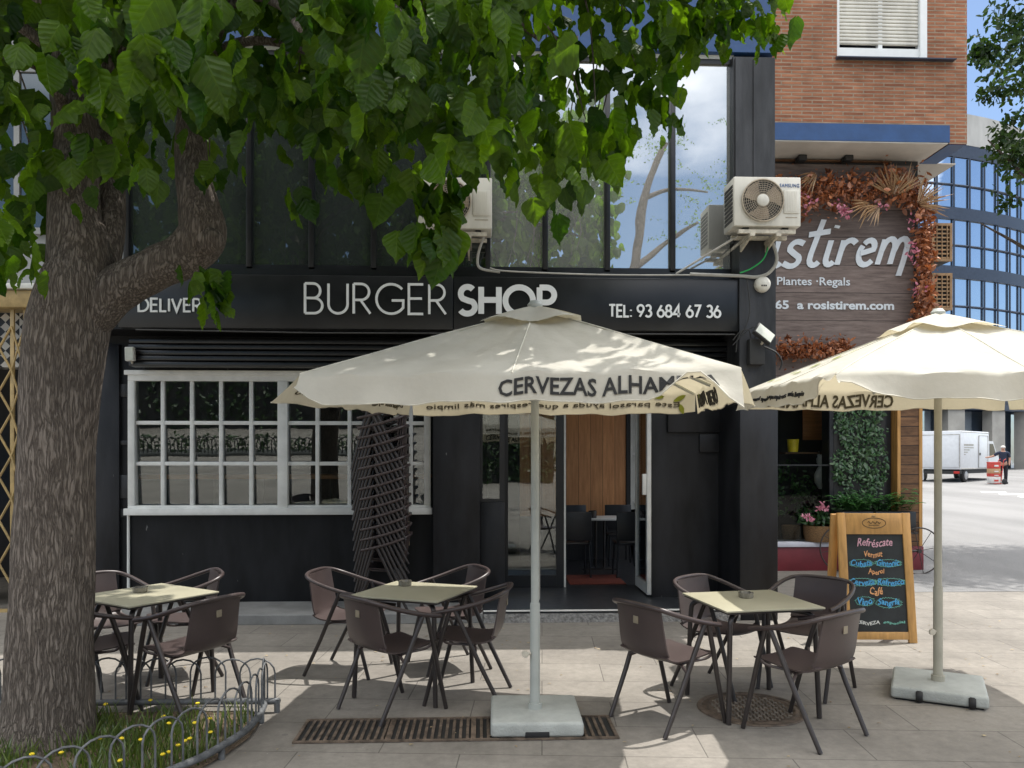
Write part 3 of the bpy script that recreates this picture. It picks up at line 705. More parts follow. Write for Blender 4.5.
bx('pane', M['glass'], ld, xl+.022, xl+.028, 8.93, YD-.08, .26, 2.72)
MB().box(xl-.05, xl-.002, 8.87, 8.915, ZP(495, 8.9), ZP(474, 8.9), .005).build('handle', M['white_frame'], ld, 40)
m_ = MB(); m_.box(XP(566, 10.2), XP(620, 10.2), 9.75, 10.5, .117, .128, .004)
tag(m_.build('doormat', M['mat_red'], None, 40, origin=(XP(590, 10), 10.1, .117)), 'dark red doormat lying just inside the open doorway', 'doormat')
# upper storey: mirrored glazing between black mullions
mu = [XP(p, YU) for p in (128, 190, 250, 312, 374, 431, 488, 545, 607, 672, 733)]
zu0, zu1 = ZP(273, YU), ZP(56, YU)
for wi, (a, c) in enumerate(zip(mu, mu[1:])):
    b = MB()
    b.box(a-.028, a+.028, YU-.05, YU+.08, zu0+.03, zu1, .004); b.box(a+.028, c-.028, YU-.02, YU+.07, zu0, zu0+.06); b.box(a+.028, c-.028, YU-.02, YU+.07, zu1-.05, zu1)
    wn = b.build('upper_window', M['mullion'], shop, 40)
    d = MB(); d.box(a+.028, c-.028, YU+.01, YU+.02, zu0+.06, zu1-.05); d.build('pane', M['upglass' if wi > 5 else 'upglass_dark'], wn)
bx('upper_back', M['intdark'], shop, XL+.2, XR-.25, YU+.5, YU+.55, 3.7, TOP-.01)
bx('left_upper_wall', M['rendergrey'], shop, XL, mu[0]-.03, YU, YU+.2, 3.6, zu1)
bx('head_trim', M['white_frame'], shop, mu[0]-.03, mu[-1], YU-.03, YU+.1, zu1+.002, zu1+.04)
bx('blue_fascia', M['blue'], shop, XL, XR, YU-.10, YU+.2, zu1+.042, TOP-.002)
bx('sill_beam', M['signblack'], shop, mu[0]-.03, XP(733, 8.3)-.002, YU-.10, YU+.1, ZS1-.02, zu0-.002)
bx('fascia_backing', M['black'], shop, XL, xp0-.004, YU-.06, YU+.2, ZS0+.102, ZS1-.022)

# ------------------------------------------------------------------ sign
sgx0, sgx1 = XP(118, 8.15), XP(742, 8.15)
sg = thing('shop_sign', 'long black signboard over the shopfront with white lettering BURGER SHOP and a telephone number', 'sign', ((sgx0+sgx1)/2, 8.2, ZS0))
b = MB(); b.box(sgx0, XP(453, 8.15), 8.15, YU-.11, ZS0, ZS1, .008); b.box(XP(453, 8.15)+.006, sgx1, 8.15, YU-.11, ZS0, ZS1, .008)
b.build('panel', M['signblack'], sg, 40)
yl = 8.148
def letters(body, px0, px1, py0, py1, sw, fn=stroke_text, **k):
    b = MB(); x0, x1 = XP(px0, yl), XP(px1, yl); z0, z1 = ZP(py1, yl, (px0+px1)/2), ZP(py0, yl, (px0+px1)/2)
    fn(b, body, (x0, yl, z0), x1-x0, z1-z0, sw, **k); return b.build('lettering', M['white'], sg)
letters('BURGER', 304, 447, 283, 315, .025)
letters('SHOP', 457, 557, 284.5, 317, .060, gap=.22)
letters('DELIVERY', 138, 213, 298, 312.5, .020)
letters('TEL: 93 684 67 36', 608, 721, 304.5, 318, .021, gap=.17)
b = MB(); b.tube([(sgx0+.2, 8.10, ZS0-.03), (sgx0+2, 8.11, ZS0-.05), (XP(735, 8.1), 8.1, ZS0-.04)], .008, 6)
tag(b.build('cable', M['cabledark'], None, 40, origin=(sgx0+.2, 8.1, ZS0-.03)), 'thin dark cable slung along the underside of the black signboard', 'cable')

# ------------------------------------------------------------------ air conditioners
def aircon(name, label, x0, x1, yf, z0, z1, brand=True):
    dpt = .34; t = thing(name, label, 'air conditioner', ((x0+x1)/2, yf+dpt, z0), 'air conditioners on the shop front')
    b = MB(); b.box(x0, x1, yf, yf+dpt, z0+.03, z1, .012); b.build('casing', M['acwhite'], t, 40)
    cx, cz, r = x0+(x1-x0)*.42, (z0+.03+z1)/2+.005, (z1-z0)*.40
    b = MB(); b.lathe([(r, .0), (r, -.006), (r-.0, -.004)], (cx, yf-.002, cz), 40, 'Y'); b.build('fan_well', M['acdark'], t)
    b = MB()
    for k in range(3):
        a = radians(20+120*k); vs = []
        for (rr, da, dy) in ((.04, -20, 0), (r*.6, -30, -.004), (r*.94, -38, -.008), (r*.95, 0, -.012), (r*.9, 30, -.016), (r*.5, 42, -.016), (.05, 40, -.010)):
            q = a+radians(da); vs.append((cx+rr*cos(q), yf-.012+dy*.3, cz+rr*sin(q)))
        b.prism(vs, (0, -.003, 0), 1)
    b.build('fan_blade', M['acfan'], t)
    b = MB()
    for k in range(9): rr = r*(.22+.78*k/8); b.tube([(cx+rr*cos(a_*pi/16), yf-.024, cz+rr*sin(a_*pi/16)) for a_ in range(32)], .0022 if k < 8 else .009, 5, closed=True)
    for k in range(36): a_ = 2*pi*k/36; b.tube([(cx+r*.2*cos(a_), yf-.024, cz+r*.2*sin(a_)), (cx+r*cos(a_+.25), yf-.024, cz+r*sin(a_+.25))], .0018, 4)
    b.build('fan_grille', M['acgrille'], t)
    b = MB(); b.lathe([(.0, -.034), (.05, -.034), (.062, -.026), (.062, -.02)], (cx, yf, cz), 22, 'Y'); b.build('grille_hub', M['acwhite'], t, 40)
    px = x0+(x1-x0)*.74
    b = MB(); b.box(px, x1-.02, yf-.012, yf-.001, z0+.16, z1-.13, .006)
    for k in range(7): q = px+.02+k*(x1-.04-px-.02)/7; b.box(q, q+.008, yf-.015, yf-.011, z0+.18, z1-.15)
    b.build('service_cover', M['acwhite'], t, 40)
    b = MB()
    for k in range(9): z = z0+.09+k*(z1-z0-.15)/9; b.box(x0-.004, x0+.004, yf+.04, yf+dpt-.04, z, z+.03)
    b.build('side_louvres', M['acdark'], t)
    if brand:
        b = MB(); flat_text(b, 'SAMSUNG', (px-.04, yf-.003, z1-.105), (1, 0, 0), (0, 0, 1), .20, .036, .004, bold=.0, spacing=1.15); b.build('brand_lettering', pm('blue print', (.05, .12, .30), .5), t)
    b = MB(); b.box(px+.02, x1-.04, yf-.003, yf-.0005, z0+.115, z0+.124); b.build('model_plate', M['acgrille'], t)
    b = MB()
    for q in (x0+.14, x1-.14): b.box(q-.03, q+.03, yf+.05, yf+.11, z0, z0+.03)
    b.build('feet', M['rubber'], t)
    b = MB()
    b.box(x0+.05, x1-.05, yf+.01, yf+.05, z0-.04, z0-.002); b.box(x0+.05, x1-.05, yf+.24, yf+.28, z0-.04, z0-.002)
    for q in (x0+.18, x1-.24): b.box(q-.02, q+.03, yf-.02, YU+.0, z0-.075, z0-.041); b.prism([(q-.01, yf+.02, z0-.076), (q-.01, YU-.06, z0-.076), (q-.01, YU-.06, z0-.20)], (.02, 0, 0), 0)
    b.build('bracket', M['bracket'], t)
    return t
acy = 7.80
aircon('air_conditioner', 'aged white air conditioner with tan fan beside the dark steel pier', XP(734, acy), XP(801, acy), acy, ZP(226, acy), ZP(173, acy))
aircon('air_conditioner', 'white air conditioner half hidden behind the hanging leaves above the word SHOP', XP(418, 7.95), XP(492, 7.95), 7.95, ZP(232, 7.95), ZP(178, 7.95), False)
def cable(label, pts, r, mat, name='cable'):
    b = MB(); b.tube(spline(pts, 6), r, 6)
    return tag(b.build(name, mat, None, 50, origin=pts[0]), label, 'cable')
cable('pale hose looping from the right air conditioner down over the end of the sign', [P(770, 236, 8.0), P(777, 258, 8.02), P(770, 272, 8.06), P(757, 277, 8.1), P(740, 276, 8.12), P(700, 274.5, 8.12), P(690, 274, 8.12)], .018, M['cable'], 'drain_hose')
cable('green earth wire hanging under the right air conditioner', [P(770, 240, 8.05), P(764, 258, 8.05), P(752, 268, 8.08), P(740, 273, 8.1)], .008, M['cablegreen'], 'earth_wire')
cable('straight pale pipe running down from the right air conditioner to the top of the sign', [P(738, 236, 8.0), P(705, 256, 8.12), P(676, 274, 8.2)], .012, M['cable'], 'drain_pipe')
cable('pale cable sagging along the top edge of the sign', [P(490, 268, 8.15), P(505, 271, 8.12), P(560, 273.5, 8.11), P(620, 275, 8.11), P(690, 275, 8.11)], .009, M['cable'])
cable('pale hose hanging below the left air conditioner', [P(484, 236, 8.1), P(478, 255, 8.15), P(480, 268, 8.16), P(500, 272, 8.13)], .014, M['cable'], 'drain_hose')
cable('black cable drooping down the pillar beside the end of the sign', [P(747, 280, 8.08), P(750, 310, 8.07), P(745, 328, 8.07), P(738, 338, 8.1), P(736, 352, 8.12)], .008, M['cabledark'])
# siren, flood light, junction box on the pier
sy = 8.09; c = P(763, 284, sy)
t = thing('alarm_siren', 'round pale alarm siren on the dark pillar under the air conditioner', 'alarm', (c.x, 8.13, c.z))
b = MB(); b.lathe([(0, -.075), (.05, -.072), (.078, -.05), (.085, -.02), (.085, 0)], (c.x, 8.128, c.z), 24, 'Y'); b.build('housing', M['acwhite'], t, 40)
b = MB()
for k in range(3): b.box(c.x-.03+k*.022, c.x-.018+k*.022, 8.045, 8.058, c.z-.03, c.z-.018)
b.build('slots', M['acdark'], t)
def flood(label, p, mt, yb, size, on):
    t = thing('flood_light', label, 'lamp', (p.x, yb, p.z)); s = size
    q = Matrix.Translation(p) @ mt
    b = MB(); b.box(-s, s, -.02, .03, -s*.65, s*.65, .008, q); b.build('housing', M['cabledark'] if on else M['white_frame'], t, 40)
    b = MB(); b.box(-s*.88, s*.88, -.026, -.021, -s*.53, s*.53, 0, q); b.build('lens', M['lens'], t)
    b = MB(); b.tube([p+Vector((0, .02, 0)), p+Vector((.0, .05, -.09)), Vector((p.x, yb, p.z-.10))], .012, 6); b.build('arm', M['bracket'], t)
flood('tilted flood light with pale lens on the dark pillar beside the dried garland', P(764, 334, 7.95), Matrix.Rotation(radians(38), 4, 'Y') @ Matrix.Rotation(radians(-25), 4, 'X'), 8.12, .11, True)
flood('small white flood light under the left end of the sign', P(130, 354, 8.5), Matrix.Rotation(radians(88), 4, 'Y'), YW-.003, .075, False)
j = thing('junction_box', 'small dark electrical box with loose wires on the pillar beside the sign end', 'electrical box', P(757, 352, 8.12))
c = P(757, 352, 8.1)
b = MB(); b.box(c.x-.1, c.x+.06, 8.03, 8.128, c.z-.14, c.z+.13, .008); b.build('box', M['cabledark'], j, 40)
b = MB()
for k in range(2): b.tube(spline([(c.x-.08+.04*k, 8.05, c.z+.12), (c.x-.12+.07*k, 8.02, c.z+.22+.03*k), (c.x-.2+.06*k, 8.05, c.z+.2), (c.x-.26, 8.09, c.z+.12-.05*k)], 5), .006, 5)
b.tube(spline([(c.x+.05, 8.04, c.z+.05), (c.x+.16, 7.98, c.z-.02), (c.x+.22, 7.98, c.z-.12), (c.x+.2, 8.0, c.z-.2)], 5), .01, 5)
b.build('wires', M['cabledark'], j)
b = MB(); c = P(128.5, 515, 8.83); b.tube([(c.x, 8.83, .1), (c.x, 8.83, c.z), ], .016, 10)
tag(b.build('downpipe', M['white_frame'], None, 40, origin=(c.x, 8.83, .1)), 'thin white pipe standing against the black wall below the left window corner', 'pipe')

# ================================================================== neighbour shop at the left
YN = 8.9; xn1 = XL-.03; xn0 = -9.5
nb = thing('neighbour_shop', 'grey rendered shop at the left edge with tiled doorway behind a gold lattice', 'building', (-6, YN, 0))
zb = ZP(309, YN, 20)
b = MB(); b.box(xn0, xn1, YN+.01, YN+.3, zb+.2, 7.6)
b.box(xn0, xn1, YN+.3, 14, 7.4, 7.6); b.box(xn0, xn0+.2, YN+.3, 14, 0, 6.4); b.box(xn0+.2, xn1, 13.8, 14, 0, 6.4)
b.build('wall', M['rendergrey'], nb)
for x0, x1 in ((-7.4, -6.3), (-5.55, -4.75)):
    b = MB(); b.box(x0-.06, x1+.06, YN-.03, YN+.009, 4.2, 4.27); b.box(x0-.06, x1+.06, YN-.03, YN+.009, 6.0, 6.07); b.box(x0-.06, x0, YN-.03, YN+.009, 4.27, 6.0); b.box(x1, x1+.06, YN-.03, YN+.009, 4.27, 6.0); b.box((x0+x1)/2-.03, (x0+x1)/2+.03, YN-.028, YN+.009, 4.27, 6.0)
    wn = b.build('window', M['rendergrey'], nb); bx('pane', M['upglass_dark'], wn, x0, x1, YN-.004, YN+.008, 4.27, 6.0)
bx('beam', M['gold'], nb, xn0, xn1-.02, YN-.10, YN+.25, zb+.0, zb+.19, .012)
bx('cornice', M['white_frame'], nb, xn0, xn1-.02, YN-.14, YN+.008, zb+.20, zb+.26, .008)
bx('pier', M['tiles'], nb, XP(22, 9.2), XP(40, 9.2), 9.15, 9.4, 0, zb-.002)
bx('pier', M['tiles'], nb, xn0+.2, XP(10, 9.2)-.4, 9.15, 9.4, 0, 1.35)
bx('tiled_frieze', M['tiles'], nb, xn0+.2, XP(22, 9.2)-.003, 9.16, 9.39, zb-.62, zb-.002)
bx('right_pier', M['rendergrey'], nb, XP(75, 9.0), xn1, YN+.05, YN+.3, 0, zb+.198)
bx('dark_back', M['intdark'], nb, xn0+.2, xn1, 11.4, 11.5, 0, zb+.2)
gt = thing('lattice_gate', 'gold folding lattice gate drawn across the doorway at the left edge', 'gate', (XP(0, YN), YN-.02, 0))
xs = [XP(p, YN-.02) for p in (-64, -38, -12, 12.5, 25.5)]
b = MB()
for x in xs: b.box(x-.022, x+.022, YN-.03, YN-.005, .03, zb-.01, .003)
b.build('upright', M['gold'], gt, 40)
b = MB()
for a, c in zip(xs, xs[1:]):
    nz_ = 6; hh = (zb-.5)/nz_
    for k in range(nz_):
        for s in (0, 1): b.tube([(a, YN-.036-.008*s, .3+hh*(k+s)), (c, YN-.036-.008*s, .3+hh*(k+1-s))], .013, 6)
b.build('lattice', M['gold'], gt, 40)
bx('rail', M['gold'], gt, xs[0], xs[-1], YN-.05, YN+.01, 0, .03)

# ================================================================== brick building and flower shop at the right
YB, YF = 11.0, 11.65
XB0, XB1 = XR+.03, XP(967, YB)
zbb = ZP(143, YB, 900); XF1 = XP(918, YF)
bk = thing('brick_building', 'red brick building with blue edged overhang and a half lowered white roller shutter', 'building', (5, YF, 0))
wx0, wx1 = XP(837, YB), XP(927, YB); wz0, wz1 = ZP(57, YB, 880), 8.50
b = MB()
b.box(XB0, wx0, YB, YB+.4, zbb+.26, 8.70); b.box(wx1, XB1, YB, YB+.4, zbb+.26, 8.70); b.box(wx0, wx1, YB, YB+.4, zbb+.26, wz0); b.box(wx0, wx1, YB, YB+.4, wz1, 8.70)
b.box(XP(949, YB), XB1, YB, YB+.4, zbb, zbb+.259)
b.box(XB1-.4, XB1, YB+.4, 19, zbb, 8.70); b.box(XB0, XB1-.4, 18.7, 19, 0, 8.70)
b.build('brick_wall', M['brick'], bk)
bx('roof', M['concrete'], bk, XB0, XB1+.01, YB-.01, 19.01, 8.702, 8.85)
x1 = XP(945, YB)
b = MB(); b.box(XB0, x1+.06, YB-.02, YF, zbb+.012, zbb+.258); b.build('overhang_edge', M['blue'], bk)
bx('soffit', M['soffit'], bk, XB0, x1+.04, YB-.01, YF+.1, zbb-.004, zbb+.010)
xa, xb_ = XP(915, YF), XP(961, YF)
bx('blue_underside', M['blue'], bk, x1+.062, XB1-.002, YB+.012, YF+.1, zbb-.008, zbb-.002)
bx('lower_soffit', M['soffit'], bk, xa, xb_-.02, YF+.104, 12.88, zbb-.006, zbb+.010)
# window with roller shutter
b = MB(); fw = .085
b.box(wx0, wx0+.05, YB+.03, YB+.12, wz0, wz1); b.box(wx1-.10, wx1, YB-.004, YB+.12, wz0, wz1); b.box(wx0+.05, wx1-.10, YB+.03, YB+.12, wz0, wz0+.14)
b.box((wx0+wx1)/2-.03, (wx0+wx1)/2+.03, YB+.05, YB+.12, wz0+.14, wz1)
wn = b.build('window', M['white'], bk)
bx('pane', M['carglass'], wn, wx0+.05, wx1-.1, YB+.121, YB+.127, wz0+.1, wz1)
b = MB(); zsh = wz0+.20
for k in range(32):
    z = zsh+.052*k
    if z+.052 > wz1: break
    b.box(wx0+.055, wx1-.105, YB+.040, YB+.075, z+.006, z+.046, .010)
b.box(wx0+.055, wx1-.105, YB+.060, YB+.07, zsh, wz1-.01)
b.build('roller_shutter', M['acwhite'], wn, 40)
b = MB(); b.prism([(wx0-.02, YB-.10, wz0-.045), (wx0-.02, YB+.02, wz0-.0), (wx0-.02, YB+.02, wz0-.05), (wx0-.02, YB-.10, wz0-.06)], (wx1-wx0+.4, 0, 0), 0); b.build('sill', M['officeframe'], wn)
# flower shop front
zpl = ZP(546, YF, 800); zgl0, zgl1 = ZP(540, YF, 800), ZP(360, YF, 800)
b = MB(); b.box(XB0, XF1, YF+.005, YF+.3, zgl1, zbb-.01); b.box(XF1-.3, XF1, YF+.3, 18.6, 0, zbb-.01)
b.build('shopfront_wall', M['intdark'], bk)
bx('plinth', M['redplinth'], bk, XB0, XF1+.02, YF-.12, YF+.3, 0, zpl-.002, .006)
bx('sill_strip', M['lilac'], bk, XB0, XP(834, YF), YF-.15, YF+.25, zpl, zpl+.07, .008)
xv0, xv1 = XB0, XP(829, YF)
b = MB(); b.box(xv0, xv0+.04, YF, YF+.06, zpl+.072, zgl1); b.box(xv1, XP(833, YF), YF-.02, YF+.25, zpl+.072, zgl1); b.box(xv0+.04, xv1, YF+.0, YF+.05, ZP(466, YF), ZP(464.5, YF))
sw = b.build('shop_window', M['mullion'], bk); bx('pane', M['shopglass'], sw, xv0+.04, xv1, YF+.02, YF+.028, zpl+.072, zgl1)
bx('display_back', M['intdark'], bk, XB0, XF1-.3, YF+1.5, YF+1.6, 0, zgl1+.2)
bx('display_floor', M['intdark'], bk, XB0, xv1+.1, YF+.3, YF+1.5, zpl-.3, zpl)
bx('dark_jamb', M['mullion'], bk, XP(834, YF), XP(893, YF), YF+.06, YF+.3, zpl, zgl1-.002)
wc0, wc1 = XP(894, YF), XP(917.5, YF)
zct = ZP(402, YF, 900)
bx('timber_column', M['woodcladding'], bk, wc0+.05, wc1-.03, YF-.09, YF+.3, zpl+.002, zct)
bx('column_trim', M['goldwood'], bk, wc0, wc0+.047, YF-.10, YF+.3, zpl+.002, zct); bx('column_trim', M['goldwood'], bk, wc1-.028, wc1+.02, YF-.10, YF+.3, zpl+.002, zct)
b = MB(); b.box(XB0, XP(890, YF), YF-.06, YF-.0, ZP(163, YF, 850), zbb-.03)
b.build('timber_batten', M['woodcladding'], bk)
for px in (800, 846):
    c = P(px, 161, YF-.1); b = MB(); b.box(c.x-.06, c.x+.06, YF-.22, YF-.062, c.z-.03, c.z+.05, .01); b.build('spot_fitting', M['acdark'], bk, 40)
# banner
bn = thing('shop_banner', 'printed dark board sign of the flower shop reading rosistirem in pale script', 'sign', (XP(840, YF), YF-.05, ZP(362, YF)))
bxx0, bxx1 = XB0, XP(912, YF)
bx('board', M['banner'], bn, bxx0, bxx1, YF-.05, YF-.002, ZP(400, YF, 850), ZP(166, YF, 850))
yb = YF-.056
def script(mb, o, sc):
    W = .21; sh = .28; k = 0
    strokes = {
     'R': (1.25, [[(.15, 0), (.25, 1.75)], [(.0, 1.5), (.35, 1.8)]+arc(.45, 1.35, .42, .42, 90, -80, 10)+[(.3, .92)], [(.35, .92), (.7, .35), (1.05, .02)]]),
     'o': (.85, [arc(.4, .45, .33, .45, 0, 360, 18)]),
     's': (.72, [[(.62, .85)]+arc(.36, .70, .24, .23, 60, 200, 8)+[(.3, .5), (.48, .38)]+arc(.32, .22, .26, .22, 40, -130, 9)+[(.0, .12)]]),
     'i': (.46, [[(.12, .95), (.1, .35)]+arc(.27, .25, .17, .22, 190, 330, 6), [(.2, 1.42), (.22, 1.52)]]),
     't': (.66, [[(.34, 1.75), (.2, .45)]+arc(.40, .27, .2, .25, 190, 330, 6), [(-.08, 1.18), (.72, 1.3)]]),
     'r': (.66, [[(.1, .95), (.08, .02)], [(.1, .55)]+arc(.38, .58, .28, .36, 170, 60, 7)+[(.6, .82)]]),
     'e': (.78, [[(.14, .43), (.45, .52)]+arc(.40, .66, .22, .26, -20, 150, 8), arc(.42, .44, .32, .44, 140, 320, 11)]),
     'm': (1.40, [[(.12, .95), (.08, .0)], [(.1, .5)]+arc(.36, .62, .22, .34, 160, 10, 7)+[(.56, .0)], [(.58, .5)]+arc(.84, .62, .22, .34, 160, 10, 7)+[(1.05, .1), (1.02, -.45)]])}
    x = 0; pos = []
    for ch in 'Rosistirem':
        pos.append((ch, x)); x += strokes[ch][0]+.06
    for ch, p in pos:
        for st in strokes[ch][1]:
            k += 1; e = .003*(k % 4); ribbon(mb, [((q[0]+p)*sc, q[1]*sc) for q in st], W*sc, lambda u, v, d: (o[0]+u+sh*v, o[1]-d-e*(d > 0), o[2]+v+u*.03), .008)
    return x*sc
b = MB(); sc = .40
wid = 8.1*sc; script(b, (XP(902, yb)-wid-.02, yb, ZP(270, yb, 850)), sc); b.build('script_lettering', M['letter_blue'], bn)
b = MB(); flat_text(b, 'Plantes \u00b7Regals', (XP(777, yb), yb, ZP(288, yb, 830)), (1, 0, 0), (0, 0, 1), XP(850, yb)-XP(777, yb), .16, .008, bold=.012); b.build('lettering', M['letter_blue'], bn)
b = MB(); flat_text(b, '65  a rosistirem.com', (XP(775, yb), yb, ZP(309.5, yb, 830)), (1, 0, 0), (0, 0, 1), XP(894, yb)-XP(775, yb), .135, .008, bold=.03); b.build('lettering', M['letter_blue'], bn)
# louvred boxes on the side
for py0, py1, lab in ((223, 261, 'upper of two tan timber louvred boxes on the side of the flower shop'), (273, 310, 'lower of two tan timber louvred boxes on the side of the flower shop')):
    x0, x1 = XP(932, 12.1), XP(952.5, 12.1); z0, z1 = ZP(py1, 12.1, 940), ZP(py0, 12.1, 940)
    t = thing('louvre_box', lab, 'louvre box', ((x0+x1)/2, 12.3, z0), 'tan louvred boxes')
    b = MB(); b.box(x0, x0+.04, 12.1, 12.14, z0, z1); b.box(x1-.04, x1, 12.1, 12.14, z0, z1); b.box(x0+.04, x1-.04, 12.1, 12.14, z0, z0+.04); b.box(x0+.04, x1-.04, 12.1, 12.14, z1-.04, z1)
    b.box(XF1-.0, x0+.1, 12.2, 12.5, z0-.06, z0-.01)
    b.build('frame', M['actan'], t)
    b = MB()
    for k in range(8): z = z0+.045+k*(z1-z0-.09)/8; b.box(x0+.04, x1-.04, 12.11, 12.135, z, z+.022)
    for k in range(1, 4): x = x0+k*(x1-x0)/4; b.box(x-.008, x+.008, 12.102, 12.109, z0+.04, z1-.04)
    b.build('slats', M['actan'], t)
    bx('casing', M['acdark'], t, x0+.005, x1-.005, 12.142, 12.6, z0+.005, z1-.005)

# ================================================================== far buildings
ofc = thing('office_building', 'curved blue glass office building with pale concrete top behind the brick corner', 'building', (34, 50, .9))
# curved front: arc bulging towards the viewer
def arcpt(u, z, dr=0.0):
    # u 0..1 along the front
    c = Vector((26.0, 74.0)); r = 24.0+dr; a = radians(248+u*95)
    return Vector((c.x+r*cos(a), c.y+r*sin(a), z))
nseg = 30
def band(name, mat, z0, z1, dr, th=.6):
    b = MB(); rows = []
    for i in range(nseg+1):
        u = i/nseg
        rows.append([arcpt(u, z0, dr), arcpt(u, z1, dr), arcpt(u, z1, dr-th), arcpt(u, z0, dr-th)])
    vs = b.grid(rows, True); b.bm.faces.new(vs[0]); b.bm.faces.new(vs[-1]); return b.build(name, mat, ofc, 30)
ztop = ZP(113, 52, 990)
def zo(py): return ZP(py, 51.0, 985)
band('parapet', M['concrete'], zo(147), zo(116), .12)
lv = [(160, 210), (222, 268), (280, 330), (342, 392)]
band('spandrel', M['officeframe'], zo(160)+.02, zo(147)-.003, .1)
for k, (a, c) in enumerate(lv):
    band('glazing', M['officeglass'], zo(c)+.003, zo(a)-.003, 0, .3)
    nx = lv[k+1][0] if k+1 < len(lv) else 402
    band('spandrel', M['officeframe'], zo(nx), zo(c), .14)
    b = MB()
    for i in range(0, nseg+1):
        u = i/nseg; p0, p1 = arcpt(u, zo(c)+.01, .1), arcpt(u, zo(a)-.01, .1); b.tube([p0, p1], .075, 4)
    zm = (zo(a)*.45+zo(c)*.55); b.tube([arcpt(i/nseg, zm, .06) for i in range(nseg+1)], .07, 4)
    b.build('mullions', M['officeframe'], ofc)
band('ground_glazing', M['officeglass'], .8, zo(402)-.003, -1.2, .3)
band('ground_spandrel', M['officeframe'], zo(402)-.5, zo(402)-.003, .05)
for u in (.06, .16, .27, .36, .46, .56, .66, .76):
    b = MB(); p = arcpt(u, .8, -.1); q = arcpt(u+.035, .8, -.1); d = (q-p); n_ = Vector((d.y, -d.x, 0)).normalized()*.7
    b.prism([p, q, q-n_, p-n_], (0, 0, zo(402)-1.32), 2); b.build('stone_pier', M['stone'], ofc)
b = MB()
c = Vector((26, 74)); b.prism([(arcpt(i/nseg, zo(147), -.7)) for i in range(nseg+1)]+[(60, 90, zo(147)), (16, 90, zo(147))], (0, 0, -.4), 2)
b.build('roof', M['concrete'], ofc)
bx('rear_wall', M['stone'], ofc, 14, 17.5, 52.3, 90, .6, zo(150))
# ================================================================== leaves
def leaf_template(kind='heart'):
    """leaf hanging from the origin along -Y, face towards +Z"""
    if kind == 'heart':
        prof = [(0, .05, 0), (.05, .26, 0), (.13, .40, .022), (.22, .455, -.012), (.32, .47, .022), (.42, .452, -.012), (.52, .415, .022), (.62, .355, -.012), (.72, .28, .02), (.82, .19, -.008), (.92, .09, .01)]
        droop = lambda t: -.22*t*t
        v = []; f = []
        for t, wd, rip in prof:
            zz = droop(t)+rip*.8
            back = .10 if t == 0 else 0
            v += [(-wd, -t+back+(.06 if t == .05 else 0)+.06*(wd > .3), zz-.34*wd), (0, -t, zz-rip*.8+.03), (wd, -t+back+(.06 if t == .05 else 0)+.06*(wd > .3), zz-.34*wd)]
        v.append((0, -1.08, droop(1.08)))
        for i in range(len(prof)-1):
            a = 3*i; f += [(a, a+1, a+4, a+3), (a+1, a+2, a+5, a+4)]
        a = 3*(len(prof)-1); f += [(a, a+1, a+3), (a+1, a+2, a+3)]
        return v, f
    v = [(0, 0, 0), (-.24, -.35, -.06), (0, -.42, .02), (.24, -.35, -.06), (-.18, -.72, -.08), (.18, -.72, -.08), (0, -1, -.12)]
    f = [(0, 1, 2), (0, 2, 3), (1, 4, 2), (2, 5, 3), (2, 4, 6), (2, 6, 5)]
    return v, f
def leaf_mesh(name, mat, items, parent, kind='heart', origin=None):
    """items: (position, normal, tip direction, size)"""
    tv, tf = leaf_template(kind); off = origin_of(parent) if parent is not None else Vector(origin or (0, 0, 0))
    V, Fc, UV = [], [], []
    for p, n, d, s in items:
        n = Vector(n).normalized(); d = Vector(d); d = (d-n*d.dot(n))
        if d.length < 1e-4: d = Vector((0, 0, -1))
        d.normalize(); y = -d; x = y.cross(n); q = Vector(p)-off; k = len(V)
        wx = s*random.uniform(.85, 1.12)
        for a, b_, c in tv: UV.append((a, -b_)); V.append(q+x*(a*wx)+y*(b_*s)+n*(c*s*random.uniform(.6, 1.4)))
        Fc += [tuple(i+k for i in t) for t in tf]
    me = bpy.data.meshes.new(name); me.from_pydata([tuple(v) for v in V], [], Fc)
    me.materials.append(mat)
    for pl in me.polygons: pl.use_smooth = True
    if kind == 'heart':
        ul = me.uv_layers.new(name='leaf'); li = [c for l in me.loops for c in UV[l.vertex_index]]; ul.data.foreach_set('uv', li)
    o = bpy.data.objects.new(name, me); COL.objects.link(o); o.parent = parent
    if parent is None and origin is not None: o.location = origin
    return o
def rdir(zlo=-1, zhi=1):
    a = random.uniform(0, 2*pi); z = random.uniform(zlo, zhi); r = sqrt(max(0, 1-z*z)); return Vector((r*cos(a), r*sin(a), z))

